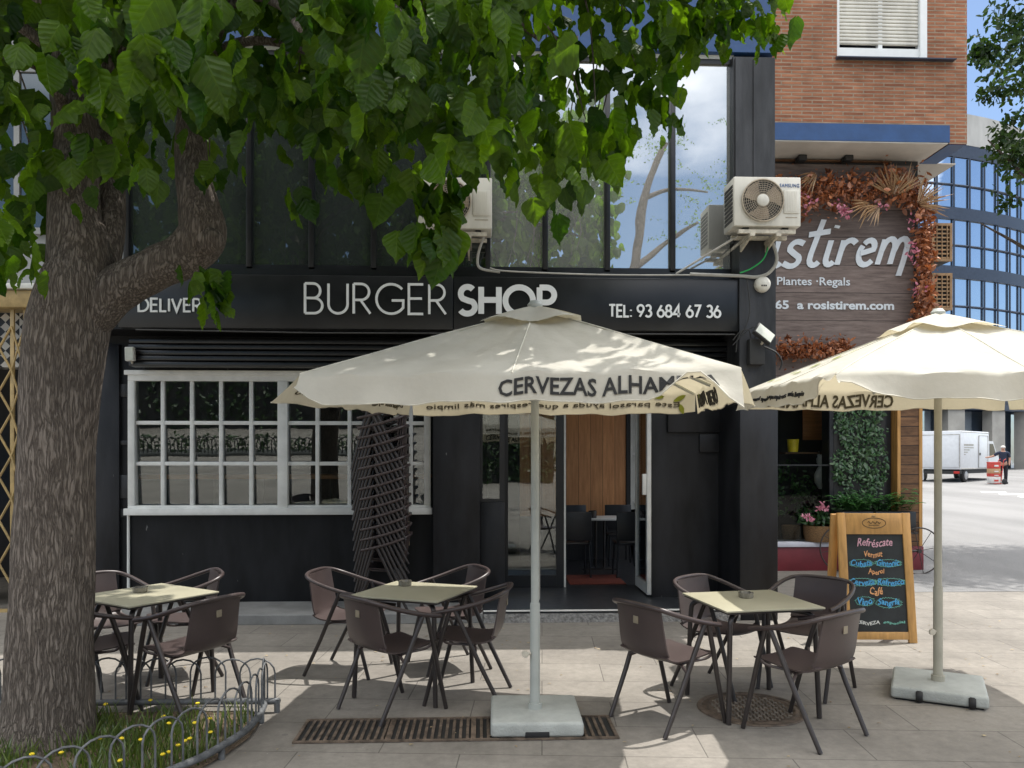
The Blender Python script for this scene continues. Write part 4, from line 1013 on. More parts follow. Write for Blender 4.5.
# ================================================================== the mulberry tree
tree = thing('mulberry_tree', 'big mulberry tree with thick furrowed trunk and drooping heart shaped leaves', 'tree', (G(48, 738).x, 4.8, 0))
YT = 4.8
def limb_mesh(name, pts, mat, n=44, k=8, parent=tree, amp=.05):
    """pts: (Vector, radius); ridged bark shape"""
    c = spline([p for p, r in pts], k); rs = spline([(r, 0, 0) for p, r in pts], k)
    b = MB(); rings = []; up = Vector((0, 1, 0)); m = len(c)
    for i, p in enumerate(c):
        d = (c[min(i+1, m-1)]-c[max(i-1, 0)]).normalized(); a = d.cross(up).normalized(); e = a.cross(d).normalized(); up = e; r = rs[i].x
        row = []
        for j in range(n):
            t = 2*pi*j/n; o = a*cos(t)+e*sin(t)
            q = p+o*r
            h = noise.noise(Vector((q.x*2.6, q.y*2.6, q.z*1.1)))*1.3+.55*noise.noise(Vector((q.x*9, q.y*9, q.z*2.0)))+.35*abs(noise.noise(Vector((q.x*24, q.y*24, q.z*4))))
            row.append(q+o*(r*amp*h*1.4))
        rings.append(row)
    b.grid(rings, True); return b.build(name, mat, parent, 180)
ol = [(785, -48, 134), (765, -26, 114), (750, -13, 103), (735, -4, 98), (715, 4, 95), (690, 8, 94), (650, 10, 93), (600, 13, 93), (550, 14, 92), (500, 17, 92), (450, 20, 94), (400, 23, 98), (350, 26, 104), (315, 31, 110), (285, 40, 116), (255, 52, 112), (225, 56, 104)]
tr = []
for y, a, c in ol:
    p = P((a+c)/2, y, YT); tr.append((p, (c-a)/2*YT/F*.925))
limb_mesh('trunk', tr, M['bark'], 72, 7, amp=.06)
limb_mesh('limb', [(P(82, 300, 4.8), .20), (P(76, 240, 4.82), .165), (P(74, 190, 4.85), .145), (P(74, 130, 4.9), .125), (P(66, 60, 4.95), .115), (P(48, -10, 5.0), .11), (P(20, -110, 4.9), .09), (P(-40, -230, 4.7), .06), (P(-90, -300, 4.5), .03)], M['bark'], 36)
limb_mesh('limb', [(P(82, 322, 4.8), .15), (P(112, 292, 4.78), .13), (P(150, 271, 4.76), .118), (P(184, 255, 4.75), .122), (P(203, 236, 4.75), .128), (P(201, 212, 4.77), .118), (P(194, 180, 4.8), .100), (P(191, 140, 4.85), .085), (P(194, 100, 4.9), .08), (P(206, 40, 4.95), .075), (P(240, -40, 4.95), .07), (P(300, -130, 4.9), .05), (P(380, -220, 4.8), .03)], M['bark'], 36, amp=.09)
limb_mesh('limb', [(P(104, 266, 4.86), .09), (P(112, 215, 5.0), .085), (P(108, 150, 5.15), .075), (P(95, 80, 5.3), .07), (P(110, 0, 5.4), .06), (P(140, -100, 5.5), .04)], M['bark'], 24)
b = MB(); c = P(209, 240, 4.625); b.lathe([(.001, -.03), (.05, -.022), (.075, .0), (.08, .03)], (c.x, c.y, c.z), 14, 'Y'); b.build('knot', M['bark'], tree, 60)
# branches & twigs
tw = MB()
def branch(p0, p1, r0, r1, sag=.15):
    p0, p1 = Vector(p0), Vector(p1); m1 = p0.lerp(p1, .35)+Vector((random.uniform(-.12, .12), random.uniform(-.12, .12), .16)); m2 = p0.lerp(p1, .7)+Vector((random.uniform(-.12, .12), random.uniform(-.1, .1), .12))
    c = spline([p0, m1, m2, p1], 5); k = len(c); tw.tube(c, [r0+(r1-r0)*i/(k-1) for i in range(k)], 7)
    return c
ends = []
for px, py, Y, tx, ty, tY in ((206, 40, 4.95, 420, -30, 5.2), (240, -40, 4.95, 560, -60, 5.4), (200, 90, 4.9, 330, 60, 4.3), (300, -130, 4.9, 640, -40, 5.3), (240, -40, 4.95, 430, 40, 3.7), (206, 40, 4.95, 300, 30, 3.4),
                              (300, -130, 4.9, 740, -20, 5.2), (66, 60, 4.95, -60, 20, 4.6), (74, 130, 4.9, 10, 60, 4.2), (95, 80, 5.3, 200, 10, 5.8), (48, -10, 5.0, 120, -60, 3.3), (110, 0, 5.4, 330, -30, 5.9), (240, -40, 4.95, 540, 40, 4.5)):
    ends.append(branch(P(px, py, Y), P(tx, ty, tY), .045, .012))
tw.build('branch', M['bark'], tree, 60)

xs_b = [(-60, 300), (0, 285), (28, 275), (45, 215), (60, 205), (100, 200), (135, 190), (170, 205), (200, 195), (228, 200), (245, 150), (265, 130), (285, 165), (300, 168), (318, 140), (340, 150), (365, 172), (395, 165), (415, 140), (435, 180), (455, 172), (470, 172), (505, 168), (540, 175), (575, 180), (600, 178), (625, 158), (650, 148), (665, 108), (690, 60), (730, 48), (760, 50), (782, 42)]
def bottom(x):
    for (a, ya), (c, yc) in zip(xs_b, xs_b[1:]):
        if a <= x <= c: return ya+(yc-ya)*(x-a)/(c-a)
    return -50
items = []
def hang(p, size, face=None):
    n = face if face is not None else rdir(-.15, .75)
    d = Vector((random.uniform(-.5, .5), random.uniform(-.5, .5), -1))
    items.append((p, n, d, size))
def spray(px, py, Y, n, rad, size, vert=1.0):
    c = P(px, py, Y)
    for _ in range(n):
        q = c+Vector((random.gauss(0, rad*.6), random.gauss(0, rad*.6), random.gauss(0, rad*.6*vert)))
        hang(q, size*random.uniform(.6, 1.15))
def pxm(Y): return F/Y
rs = random.Random(11)
# masses of foliage inside the drooping lower crown
k = 0
while k < 370:
    x = rs.uniform(-70, 790); Y = rs.uniform(3.4, 6.1) if x < 560 else rs.uniform(4.4, 5.8)
    bt = bottom(x)
    y = rs.uniform(-90, bt)
    if x > 560 and rs.random() < (.30 if x < 680 else .45): continue
    y = min(y, bt-14-.17*pxm(Y))
    # openings where wall, windows and limbs show through
    if 88 < x < 112 and 95 < y < 150 and rs.random() < .8: continue
    if 60 < x < 235 and 90 < y < 215 and (Y < 4.95 and rs.random() < .62): continue
    if 170 < x < 225 and 110 < y < 260 and Y < 5: continue
    if 20 < x < 75 and 15 < y < 75 and Y < 5.0 and rs.random() < .8: continue
    if 230 < x < 280 and 105 < y < 165 and rs.random() < .7: continue
    if 385 < x < 410 and 110 < y < 150 and rs.random() < .6: continue
    spray(x, y, Y, 7, .18, rs.choice((.125, .15, .165, .18))); k += 1
# sprays that hang lower or reach nearer
for px, py, Y, n, rad, sz in ((213, 285, 4.3, 9, .10, .135), (200, 275, 4.35, 6, .08, .11), (216, 302, 4.28, 4, .06, .14), (440, 205, 3.9, 10, .12, .15), (420, 200, 3.95, 9, .11, .16), (432, 178, 3.9, 8, .12, .16), (455, 190, 3.9, 5, .08, .15), (412, 232, 3.9, 4, .06, .16), (345, 165, 4.2, 7, .10, .16), (375, 175, 4.2, 6, .09, .15), (300, 190, 4.1, 4, .07, .15), (232, 175, 4.3, 7, .10, .14), (500, 155, 4.2, 7, .12, .16), (432, 232, 3.85, 5, .08, .17), (447, 228, 3.8, 4, .08, .19), (18, 258, 3.9, 6, .10, .15),
                              (590, 175, 4.6, 9, .16, .145), (560, 150, 4.4, 10, .2, .15), (612, 148, 4.8, 6, .14, .14), (645, 108, 5.0, 7, .16, .15), (655, 62, 5.0, 7, .17, .15), (690, 38, 5.1, 6, .14, .15), (725, 28, 5.1, 6, .13, .15), (765, 22, 5.1, 7, .12, .16), (745, 10, 5.1, 5, .12, .15), (700, 8, 5.1, 8, .18, .15),
                              (185, 60, 2.9, 7, .09, .155), (165, 45, 2.85, 6, .07, .16), (180, 20, 2.9, 8, .12, .16), (88, 58, 3.1, 4, .08, .16), (75, 20, 3.1, 7, .12, .15), (350, 8, 2.9, 5, .11, .16), (400, 5, 2.9, 5, .10, .15), (320, -12, 2.9, 6, .12, .16), (470, 5, 3.2, 6, .12, .15), (540, 65, 3.3, 3, .05, .17), (505, 15, 3.2, 5, .1, .15), (105, 150, 4.0, 7, .14, .15), (70, 160, 4.0, 6, .12, .15), (140, 155, 3.9, 6, .12, .15)):
    spray(px, py, Y, n, rad, sz)
    p = P(px, py, Y); tw2 = None
# the high crown above the picture, thinning out to the right
n_high = 0
while n_high < 8800:
    p = Vector((rs.uniform(-5.6, 2.2), rs.uniform(2.7, 7.1), rs.uniform(4.7, 7.0)))
    if n_high < 1000: p = Vector((rs.uniform(-2.3, -.2), rs.uniform(5.9, 7.2), rs.uniform(5.6, 7.0)))
    if p.y > 6.0 and (p.x > -.5 or p.z < 5.5): continue
    if p.x > 1.3 and rs.random() < (p.x-1.3)/.9: continue
    if noise.noise(p*1.1) < -.30: continue
    if (HC-p.z)*F/max(p.y, 1)+YH > -10: continue
    n_high += 1; items.append((p, rdir(.0, .9), Vector((rs.uniform(-.6, .6), rs.uniform(-.6, .6), -1)), rs.uniform(.13, .19)))
leaf_mesh('crown', M['leaf'], items, tree)
# thin petiole-carrying twigs through the foliage
b = MB()
for i in range(60):
    x = rs.uniform(-40, 700); Y = rs.uniform(4.6, 5.9); y1 = bottom(x)-rs.uniform(40, 90)
    p1 = P(x, y1, Y); p0 = p1+Vector((rs.uniform(-.5, .2), rs.uniform(-.3, .3), rs.uniform(.5, 1.1)))
    b.tube(spline([p0, p0.lerp(p1, .5)+Vector((.06, .05, .08)), p1], 4), [.006]*5+[.005]*3+[.003], 5)
b.build('twigs', M['bark'], tree, 60)

# ================================================================== fenced tree bed
K = G(268, 712); 
d1 = (G(204, 768)-K).normalized()
fpts = [Vector((-4.6, K.y+.02, 0)), Vector((K.x-.20, K.y, 0)), Vector((K.x-.04, K.y-.03, 0)), Vector((K.x+.01, K.y-.16, 0)), Vector((-1.41, 4.80, 0)), Vector((-1.46, 4.55, 0)), Vector((-1.55, 4.30, 0)), Vector((-1.76, 3.98, 0)), Vector((-2.08, 3.62, 0)), Vector((-2.6, 3.2, 0)), Vector((-3.3, 2.9, 0))]
# bed soil
bed = [(-4.7, K.y)]+[(p.x, p.y) for p in fpts[1:]]+[(-4.7, fpts[-1].y)]
b = MB(); b.face([(x, y, .012) for x, y in bed]); struct('soil', b, M['soil'])
hf = thing('hoop_fence', 'low grey iron hoop fence round the tree bed at lower left', 'fence', (K.x, K.y, 0))
path = spline(fpts, 10)
b = MB(); b.tube([p+Vector((0, 0, .075)) for p in path], .022, 8); b.build('rail', M['iron'], hf, 60)
# posts
for i in (15, 32, 52, 72): p = path[min(i, len(path)-1)]; b = MB(); b.tube([p, p+Vector((0, 0, .09))], .02, 8); b.build('post', M['iron'], hf, 60)
cum = [0]
for a, c in zip(path, path[1:]): cum.append(cum[-1]+(c-a).length)
def on_path(s):
    for i in range(len(cum)-1):
        if cum[i] <= s <= cum[i+1]:
            t = (s-cum[i])/max(1e-6, cum[i+1]-cum[i]); return path[i].lerp(path[i+1], t)
    return path[-1]
s = 1.0
while s < cum[-1]-.3:
    a, c = on_path(s), on_path(s+.235); hh = .365+random.uniform(-.012, .012)
    pts = [a+Vector((0, 0, .075))]; 
    pts += [a+Vector((0, 0, hh-.10))]
    for j in range(1, 8):
        t = j/8; q = a.lerp(c, .5-.5*cos(pi*t)); pts.append(q+Vector((0, 0, hh-.10+.10*sin(pi*t))))
    pts += [c+Vector((0, 0, hh-.10)), c+Vector((0, 0, .075))]
    b = MB(); b.tube(pts, .0062, 6); b.build('hoop', M['iron'], hf, 60); s += .165
# grass and flowers in the bed
def inbed(x, y):
    if y > K.y-.12 or x < -4.6: return False
    for a, c in zip(bed[1:], bed[2:]):
        pass
    # right border interpolated along the fence
    bx_ = None
    for a, c in zip(path, path[1:]):
        if min(a.y, c.y) <= y <= max(a.y, c.y) and abs(a.y-c.y) > 1e-6: bx_ = a.x+(c.x-a.x)*(y-a.y)/(c.y-a.y)
    return bx_ is not None and x < bx_-.05
V, Fc = [], []; n = 0
rg = random.Random(5)
while n < 5200:
    x, y = rg.uniform(-3.9, -1.35), rg.uniform(3.2, 5.2)
    if not inbed(x, y): continue
    if noise.noise(Vector((x*2.2, y*2.2, 3))) < -.12+rg.uniform(-.2, .2): continue
    n += 1; h = rg.uniform(.05, .17)*(1.35 if rg.random() < .1 else 1); a = rg.uniform(0, 2*pi); wd = rg.uniform(.003, .007); l = rg.uniform(.1, .6)*h; k = len(V); a2 = rg.uniform(0, 2*pi)
    dx, dy = cos(a)*wd, sin(a)*wd
    V += [(x-dx, y-dy, .01), (x+dx, y+dy, .01), (x+dx*.8+cos(a2)*l*.4, y+dy*.8+sin(a2)*l*.4, h*.6), (x-dx*.8+cos(a2)*l*.4, y-dy*.8+sin(a2)*l*.4, h*.6), (x+cos(a2)*l, y+sin(a2)*l, h)]
    Fc += [(k, k+1, k+2, k+3), (k+3, k+2, k+4)]
me = bpy.data.meshes.new('grass'); me.from_pydata(V, [], Fc); me.materials.append(M['grassm'])
o = bpy.data.objects.new('grass', me); COL.objects.link(o); tag(o, 'patchy green grass and weeds in the fenced tree bed', 'grass', kind='stuff')
fl0 = None
for px, py in ((109, 704), (102, 745), (124, 763), (137, 745), (165, 727), (178, 748), (187, 742), (192, 745), (193, 728), (208, 720), (167, 716), (197, 707), (166, 755), (165, 761), (63, 759), (150, 700), (118, 738), (30, 757), (212, 735)):
    p = G(px, py, .11)
    if fl0 is None:
        fl0 = thing('dandelion', 'small yellow dandelion flower in the grass of the fenced tree bed', 'flower', (0, 0, 0), 'yellow dandelions in the tree bed')
        b = MB(); b.tube([(0, 0, 0), (.004, 0, .06), (0, .002, .112)], .002, 5); b.build('stem', M['grassm'], fl0)
        b = MB(); b.lathe([(.003, .108), (.012, .114), (.0145, .119), (.009, .124), (0, .125)], (0, 0, 0), 9); b.build('flower_head', M['yellow'], fl0)
        o = fl0
    else: o = copy_tree(fl0)
    o.location = (p.x, p.y, .012+random.uniform(-.02, .02)); o.rotation_euler = (random.uniform(-.2, .2), random.uniform(-.2, .2), random.uniform(0, 6))

# ================================================================== drain grate, manhole
g0, g1 = G(296, 743), G(618, 743); g2 = G(300, 722)
xa, xb_, ya_, yb_ = g0.x, g1.x, g0.y, g2.y
dr = thing('drain_grate', 'rusty iron drain grate in the paving under the left parasol base', 'drain', ((xa+xb_)/2, (ya_+yb_)/2, 0))
b = MB(); b.face([(xa, ya_, .0025), (xb_, ya_, .0025), (xb_, yb_, .0025), (xa, yb_, .0025)]); b.build('pit', M['acdark'], dr)
b = MB(); b.box(xa-.02, xb_+.02, ya_-.02, ya_, .003, .014); b.box(xa-.02, xb_+.02, yb_, yb_+.02, .003, .014); b.box(xa-.02, xa, ya_, yb_, .003, .013); b.box(xb_, xb_+.02, ya_, yb_, .003, .013)
b.build('frame', M['grate'], dr)
b = MB(); x = xa+.03
while x < xb_-.02:
    b.box(x, x+.018, ya_+.002, yb_-.002, .004, .012); x += .043
for x in (xa+.53, xa+1.05, xa+1.57): b.box(x, x+.03, ya_+.003, yb_-.003, .005, .0135)
b.build('bars', M['grate'], dr)
c = G(751, 709); rx = .345
mh = thing('manhole_cover', 'round cast iron manhole cover with diamond pattern under the right table', 'manhole cover', (c.x, c.y, 0))
b = MB(); b.lathe([(0, .005), (rx*.80, .005), (rx*.82, .009), (rx*.86, .009), (rx*.88, .004), (rx*.95, .004), (rx*.96, .010), (rx*1.03, .010), (rx*1.05, .002)], (c.x, c.y, 0), 48); b.build('cover', M['grate'], mh, 40)
b = MB()
for i in range(-8, 9):
    for j in range(-8, 9):
        x, y = i*.034, j*.034
        if x*x+y*y < (rx*.77)**2:
            s_ = (i+j) % 2; lx, ly = (.013, .005) if s_ else (.005, .013)
            b.box(c.x+x-lx, c.x+x+lx, c.y+y-ly, c.y+y+ly, .005, .011)
b.build('studs', M['stud'], mh)

# ================================================================== chairs
def make_chair():
    """faces +Y; seat front at y=+.22"""
    r = thing('terrace_chair', 'brown chair', 'chair', (0, 0, 0))
    # shell: seat curving up into the back
    prof = [(.225, .440), (.215, .452), (.14, .450), (.02, .438), (-.08, .432), (-.15, .437), (-.205, .458), (-.235, .50), (-.252, .57), (-.266, .66), (-.280, .74), (-.286, .785)]
    hw = [.185, .205, .215, .218, .218, .217, .215, .212, .208, .203, .20, .20]
    c = spline([(0, y, z) for y, z in prof], 3); ws = spline([(h, 0, 0) for h in hw], 3)
    rows = []; T = .010
    for i, p in enumerate(c):
        d = (c[min(i+1, len(c)-1)]-c[max(i-1, 0)]).normalized(); nrm = Vector((0, -d.z, d.y)); nrm = -nrm if nrm.z < 0 and p.z < .47 else nrm
        row = []
        for j in range(9):
            u = j/8*2-1; dish = .018*(u*u)
            seatf = 1 if p.z < .47 else 0
            q = Vector((u*ws[i].x, p.y, p.z)); q += Vector((0, 0, dish*.6)) if seatf else Vector((0, dish*1.6, 0))
            row.append(q)
        rows.append(row)
    b = MB(); top = rows
    low = []
    for i, row in enumerate(rows):
        d = (c[min(i+1, len(c)-1)]-c[max(i-1, 0)]).normalized(); nv = Vector((0, d.z, -d.y)); 
        low.append([q-Vector((0, abs(d.z), abs(d.y)))*T for q in row])
    sect = [t+list(reversed(l)) for t, l in zip(top, low)]
    vs = b.grid(sect, True); b.bm.faces.new(vs[0]); b.bm.faces.new(vs[-1])
    b.build('seat_shell', M['chair'], r, 50)
    # wrap-round arm rail
    half = [(.262, .205, .645), (.278, .12, .662), (.287, 0, .690), (.285, -.11, .722), (.268, -.20, .752), (.225, -.265, .778), (.15, -.295, .790), (.06, -.303, .794)]
    ring = half+[(-x, y, z) for x, y, z in reversed(half)]
    b = MB(); b.tube(spline(ring, 3), .0155, 8); b.build('arm_rail', M['chairtube'], r, 60)
    for sx in (1, -1):
        b = MB(); b.tube([(sx*.276, .075, .675), (sx*.266, .13, .50), (sx*.255, .185, .30), (sx*.25, .262, .004)], [.0155, .0165, .016, .0145], 8); b.build('leg', M['leg'], r, 60)
        b = MB(); b.tube([(sx*.281, .045, .683), (sx*.272, -.04, .50), (sx*.262, -.13, .30), (sx*.25, -.278, .004)], [.0155, .0165, .016, .0145], 8); b.build('leg', M['leg'], r, 60)
    b = MB()
    for sx in (1, -1): b.tube(spline([(sx*.264, .135, .472), (sx*.23, .10, .436), (sx*.19, 0, .422), (sx*.2, -.08, .415), (sx*.262, -.10, .385)], 4), .010, 6)
    b.tube([(.19, .02, .421), (-.19, .02, .421)], .009, 6); b.tube([(.2, -.08, .414), (-.2, -.08, .414)], .009, 6)
    b.build('seat_frame', M['chairtube'], r, 60)
    b = MB(); b.box(-.022, .022, -.285, -.279, .665, .712, .002, Matrix.Translation((0, -.002, 0))); 
    b.build('back_plate', M['plate'], r)
    return r
chair0 = make_chair(); used = False
def place_chair(x, y, deg, label, group, z=0.0, tilt=0):
    """deg: heading, 90 = away from the camera"""
    global used
    o = copy_tree(chair0) if used else chair0; used = True
    o.location = (x, y, z); o.rotation_euler = (0, tilt, radians(deg-90)); o['label'] = label; o['group'] = group
    return o

# ================================================================== tables
def make_table():
    t = thing('bistro_table', 'square table', 'table', (0, 0, 0)); h = .35
    b = MB(); b.box(-h, h, -h, h, .722, .735, .004); b.build('tabletop', M['tabletop'], t, 40)
    b = MB(); b.box(-h+.012, h-.012, -h+.012, h-.012, .708, .7215, .003); b.build('rim', M['leg'], t, 40)
    for sx in (1, -1):
        for sy in (1, -1):
            b = MB(); b.tube(spline([(sx*.10, sy*.10, .690), (sx*.23, sy*.23, .692), (sx*.285, sy*.285, .672), (sx*.302, sy*.302, .60), (sx*.312, sy*.312, .30), (sx*.322, sy*.322, .004)], 4), .0175, 8); b.build('leg', M['leg'], t, 60)
    b = MB(); b.box(-.12, .12, -.12, .12, .672, .706, .004); b.build('frame_plate', M['leg'], t, 40)
    return t
table0 = make_table(); tused = False
def ashtray(p, label):
    t = MB(); t.lathe([(.0, .0), (.046, 0), (.05, .004), (.052, .036), (.046, .036), (.041, .010), (0, .008)], (p.x, p.y, p.z), 24)
    for k in range(4): a = pi/4+k*pi/2; t.box(-.006, .006, .038, .055, .028, .0375, 0, Matrix.Translation(p) @ Matrix.Rotation(a, 4, 'Z'))
    tag(t.build('ashtray', M['ashtray'], None, 40, origin=p), label, 'ashtray', 'ashtrays on the tables')
def put_table(corners, label, apx, alab):
    global tused
    cs = [G(x, y, .735) for x, y in corners]          # left, back, right, front
    c = sum(cs, Vector())/4; e = (cs[3]-cs[0])+(cs[2]-cs[1]); ang = atan2(e.y, e.x)
    o = copy_tree(table0) if tused else table0; tused = True
    o.location = (c.x, c.y, 0); o.rotation_euler = (0, 0, ang); o['label'] = label; o['group'] = 'square bistro tables'
    a = G(apx[0], apx[1], .735); a.z = .7352; ashtray(a, alab)
    return c, ang
tL = put_table([(92, 600), (151, 581.5), (209, 591), (129, 605)], 'square table with sun flecked top nearest the tree trunk', (140, 592), 'ashtray on the sun flecked table nearest the tree trunk')
tM = put_table([(354, 596), (388, 580), (475, 585), (444, 603)], 'square cream table left of the left parasol pole', (405, 585.5), 'ashtray on the cream table left of the left parasol pole')
tR = put_table([(684, 594.5), (774, 590), (818, 605), (726, 611)], 'square cream table standing over the manhole cover', (746, 597.5), 'ashtray on the cream table over the manhole cover')
def seat(px, py): return G(px, py, .45)
gL, gM, gR = 'chairs round the table by the tree', 'chairs round the middle table', 'chairs round the right table'
for px, py, a, lab, g in (
    (393, 643, 40, 'brown chair with its back to the viewer at the left front of the middle table', gM),
    (468, 634, 172, 'brown chair seen side on with thin curved back, right front of the middle table', gM),
    (350, 614, -14, 'chair with sunlit pinkish seat and rim at the far left of the middle table', gM),
    (448, 611, 204, 'chair with sunlit pinkish rim behind the middle table on its right', gM),
    (668, 651, 32, 'brown chair seen from behind at the left front of the right table', gR),
    (722, 627, -48, 'brown chair facing the viewer behind the left corner of the right table', gR),
    (803, 660, 124, 'nearest brown chair of all, its plated back turned to the viewer, right of the manhole', gR),
    (806, 628, 222, 'brown chair between the right table and the chalkboard', gR),
    (189, 645, 152, 'brown chair seen from behind at the front right of the table by the tree', gL),
    (180, 617, 205, 'chair with pink sunlit seat behind the table by the tree on its right', gL),
    (96, 643, 30, 'chair half hidden by the tree trunk in front of its table', gL),
    (112, 621, -30, 'chair behind the tree trunk at the back left of its table', gL)):
    p = seat(px, py); place_chair(p.x, p.y, a+random.uniform(-3, 3), lab, g)
# the tall stack by the window
pst = P(383, 560, 8.48)
words = ['first', 'second', 'third', 'fourth', 'fifth', 'sixth', 'seventh', 'eighth', 'ninth', 'tenth', 'eleventh', 'twelfth', 'thirteenth', 'fourteenth', 'topmost']
for i, wd in enumerate(words):
    lab = 'dark brown chair in the tall stack by the white window, ' + (('%s from the bottom' % wd) if i < 14 else 'topmost of the stack')
    if i == 0: lab = 'lowest dark brown chair, standing on the ledge under the tall stack'
    place_chair(pst.x-.003*i, 8.46, 183+random.uniform(-.4, .4), lab, 'stacked brown chairs', .1+.106*i)

# ================================================================== parasols
def make_parasol(name_label, c, half, rot, zr, zap, tilt, texts, folds, vdrop=.155, logos=True, warm=False, olive=()):
    t = thing('parasol', name_label, 'parasol', (c.x, c.y, 0), 'cream square parasols')
    Rm = Matrix.Rotation(rot, 3, 'Z'); Tm = Matrix.Rotation(tilt, 3, 'X')
    apex = Vector((0, 0, zap))
    def world(p):
        q = Vector((p[0], p[1], p[2]-zap)); q = Tm @ q; q = Rm @ q; return Vector((c.x+q.x, c.y+q.y, zap+q.z))
    rnd = random.Random(int(c.x*100)+3); ph = [rnd.uniform(0, 6) for _ in range(12)]
    corners = [Vector((-half, -half)), Vector((half, -half)), Vector((half, half)), Vector((-half, half))]   # front-left, front-right, back-right, back-left
    def slopept(side, u, v):
        """v 0 at the top, 1 at the eave"""
        a, b_ = corners[side], corners[(side+1) % 4]; e = a.lerp(b_, u)
        out = Vector((e.x, e.y)); s = abs(u*2-1); ribd = abs(((u*2) % 1)-.5)*2      # 1 at ribs, 0 midway
        sag = (1-ribd**2)*.030*sin(pi*min(1, v*1.05))*1.0
        wr = .006*sin(u*31+ph[side]+v*5)*v+.004*sin(u*57+ph[side+4]-v*9)*v
        pull = 1-.018*(1-ribd**2)*v
        return Vector((out.x*v*pull, out.y*v*pull, zap-(zap-zr)*(v**1.06)-sag+wr))
    def nrm2(side): a, b_ = corners[side], corners[(side+1) % 4]; d = (b_-a).normalized(); return Vector((d.y, -d.x))
    def valpt(side, u, s, off=0.0):
        """s 0 at the eave .. 1 at the hem"""
        p = slopept(side, u, 1.0); n = nrm2(side); wob = (.010*sin(u*23+ph[side])+.007*sin(u*47+ph[side+4]))*s
        lift = 0; outw = .03*s
        for (sd, u0, wd, up, ou) in folds:
            if sd == side:
                g = math.exp(-((u-u0)/wd)**2); lift += up*g*s*s; outw += ou*g*s
        z = p.z-vdrop*s*(1+.04*sin(u*9+ph[side+1]))+lift
        q = Vector((p.x+n.x*(outw+wob), p.y+n.y*(outw+wob), z))
        if off: q += Vector((n.x*off, n.y*off, 0))
        return q
    rows_v = [0.0, .06, .13, .2, .3, .4, .5, .6, .7, .8, .88, .95, 1.0]; nu = 36
    b = MB()
    for sd_ in range(4):
        rows = [[world(slopept(sd_, i/nu, max(v, .03))) for i in range(nu+1)] for v in rows_v]
        # rounded shoulder into the valance, one continuous cloth per side
        rows += [[world(valpt(sd_, i/nu, s)) for i in range(nu+1)] for s in (.12, .3, .5, .7, .85, 1.0)]
        b.grid(rows)
    bmesh.ops.remove_doubles(b.bm, verts=b.bm.verts[:], dist=.0008)
    cn = b.build('canopy', M['canopy'], t, 55)
    # vent cap
    b = MB(); hv = half*.24
    for sd_ in range(4):
        a, b2 = corners[sd_]*.27, corners[(sd_+1) % 4]*.27; rows = []
        for v in (0.02, .25, .5, .75, 1.0):
            row = []
            for i in range(13):
                u = i/12; e = a.lerp(b2, u)*v; base = zap-(zap-zr)*(.27*v)**1.06
                row.append(world((e.x*1.02, e.y*1.02, base+.038-.01*v*v+.018*v*sin(u*2*pi*1.5+ph[sd_]+2))))
            rows.append(row)
        b.grid(rows)
    bmesh.ops.remove_doubles(b.bm, verts=b.bm.verts[:], dist=.0008)
    b.build('vent_cap', M['canopy'], cn, 55)
    b = MB(); q = world((0, 0, zap+.04)); b.lathe([(.0, .03), (.03, .025), (.05, .0), (.045, -.02), (.0, -.02)], tuple(q), 16); b.build('finial', M['pole'], cn, 40)
    for k in range(8):      # sewn seams over the ribs
        sd_, u = k//2, (.0 if k % 2 == 0 else .5)
        b = MB(); b.tube([world(slopept(sd_, u, v)+Vector((0, 0, .001))) for v in rows_v[3:]], .0045, 5); b.build('seam', M['cord'], cn, 60)
    b = MB()
    for sd_ in range(4): b.tube([world(valpt(sd_, i/nu, .985, .001)) for i in range(nu+1)], .0035, 4)
    b.build('hem', M['cord'], cn, 60)
    # print on the cloth
    for (sd_, body, u0, u1, s0, s1, mat, bold) in texts:
        vs, fs = text_data(body, bold=bold, extrude=1.0, res=2); b = MB()
        b.add(vs, fs, lambda v: world(valpt(sd_, u0+(u1-u0)*v.x, s1+(s0-s1)*v.y, v.z*.006)))
        b.build('lettering', mat, cn)
    # leaf prints
    lt = [(0, 0), (.25, .16), (.55, .2), (.85, .1), (1, 0), (.85, -.1), (.55, -.2), (.25, -.16)]
    cnt = 0
    for (sd_, u0, v0, L_, ang, val) in olive:
        b = MB()
        for kz in (-1, 1):
            pts = []
            for x, y in lt:
                du = (x*cos(ang)-y*sin(ang))*L_; dv = (x*sin(ang)+y*cos(ang))*L_
                if val: p = valpt(sd_, u0+du/(2*half), v0+dv/vdrop, .006*kz)
                else: p = slopept(sd_, min(1, max(0, u0+du/(2*half))), min(1, v0+dv/half)); p.z += .006*kz
                pts.append(world(p))
            b.face(pts)
        b.build('leaf_print', M['print_green'], cn)
    # ribs and hub
    for k in range(8):
        sd_, u = k//2, (.0 if k % 2 == 0 else .5)
        b = MB(); b.tube([world(slopept(sd_, u, v)+Vector((0, 0, -.022))) for v in (.05, .3, .6, .985)], .011, 6); b.build('rib', M['pole'], t, 60)
        b = MB(); q = slopept(sd_, u, .52)+Vector((0, 0, -.03)); b.tube([Vector((c.x, c.y, zr-.06)), world(q)], .008, 6); b.build('strut', M['pole'], t, 60)
    b = MB(); b.lathe([(.03, zr-.10), (.06, zr-.09), (.065, zr-.05), (.05, zr-.03), (.03, zr-.03)], (c.x, c.y, 0), 16); b.build('hub', M['pole'], t, 40)
    pm_ = M['polewarm'] if warm else M['pole']
    b = MB(); b.tube([(c.x, c.y, .70), (c.x, c.y, zap-.02)], .026, 16); b.build('pole', pm_, t, 60)
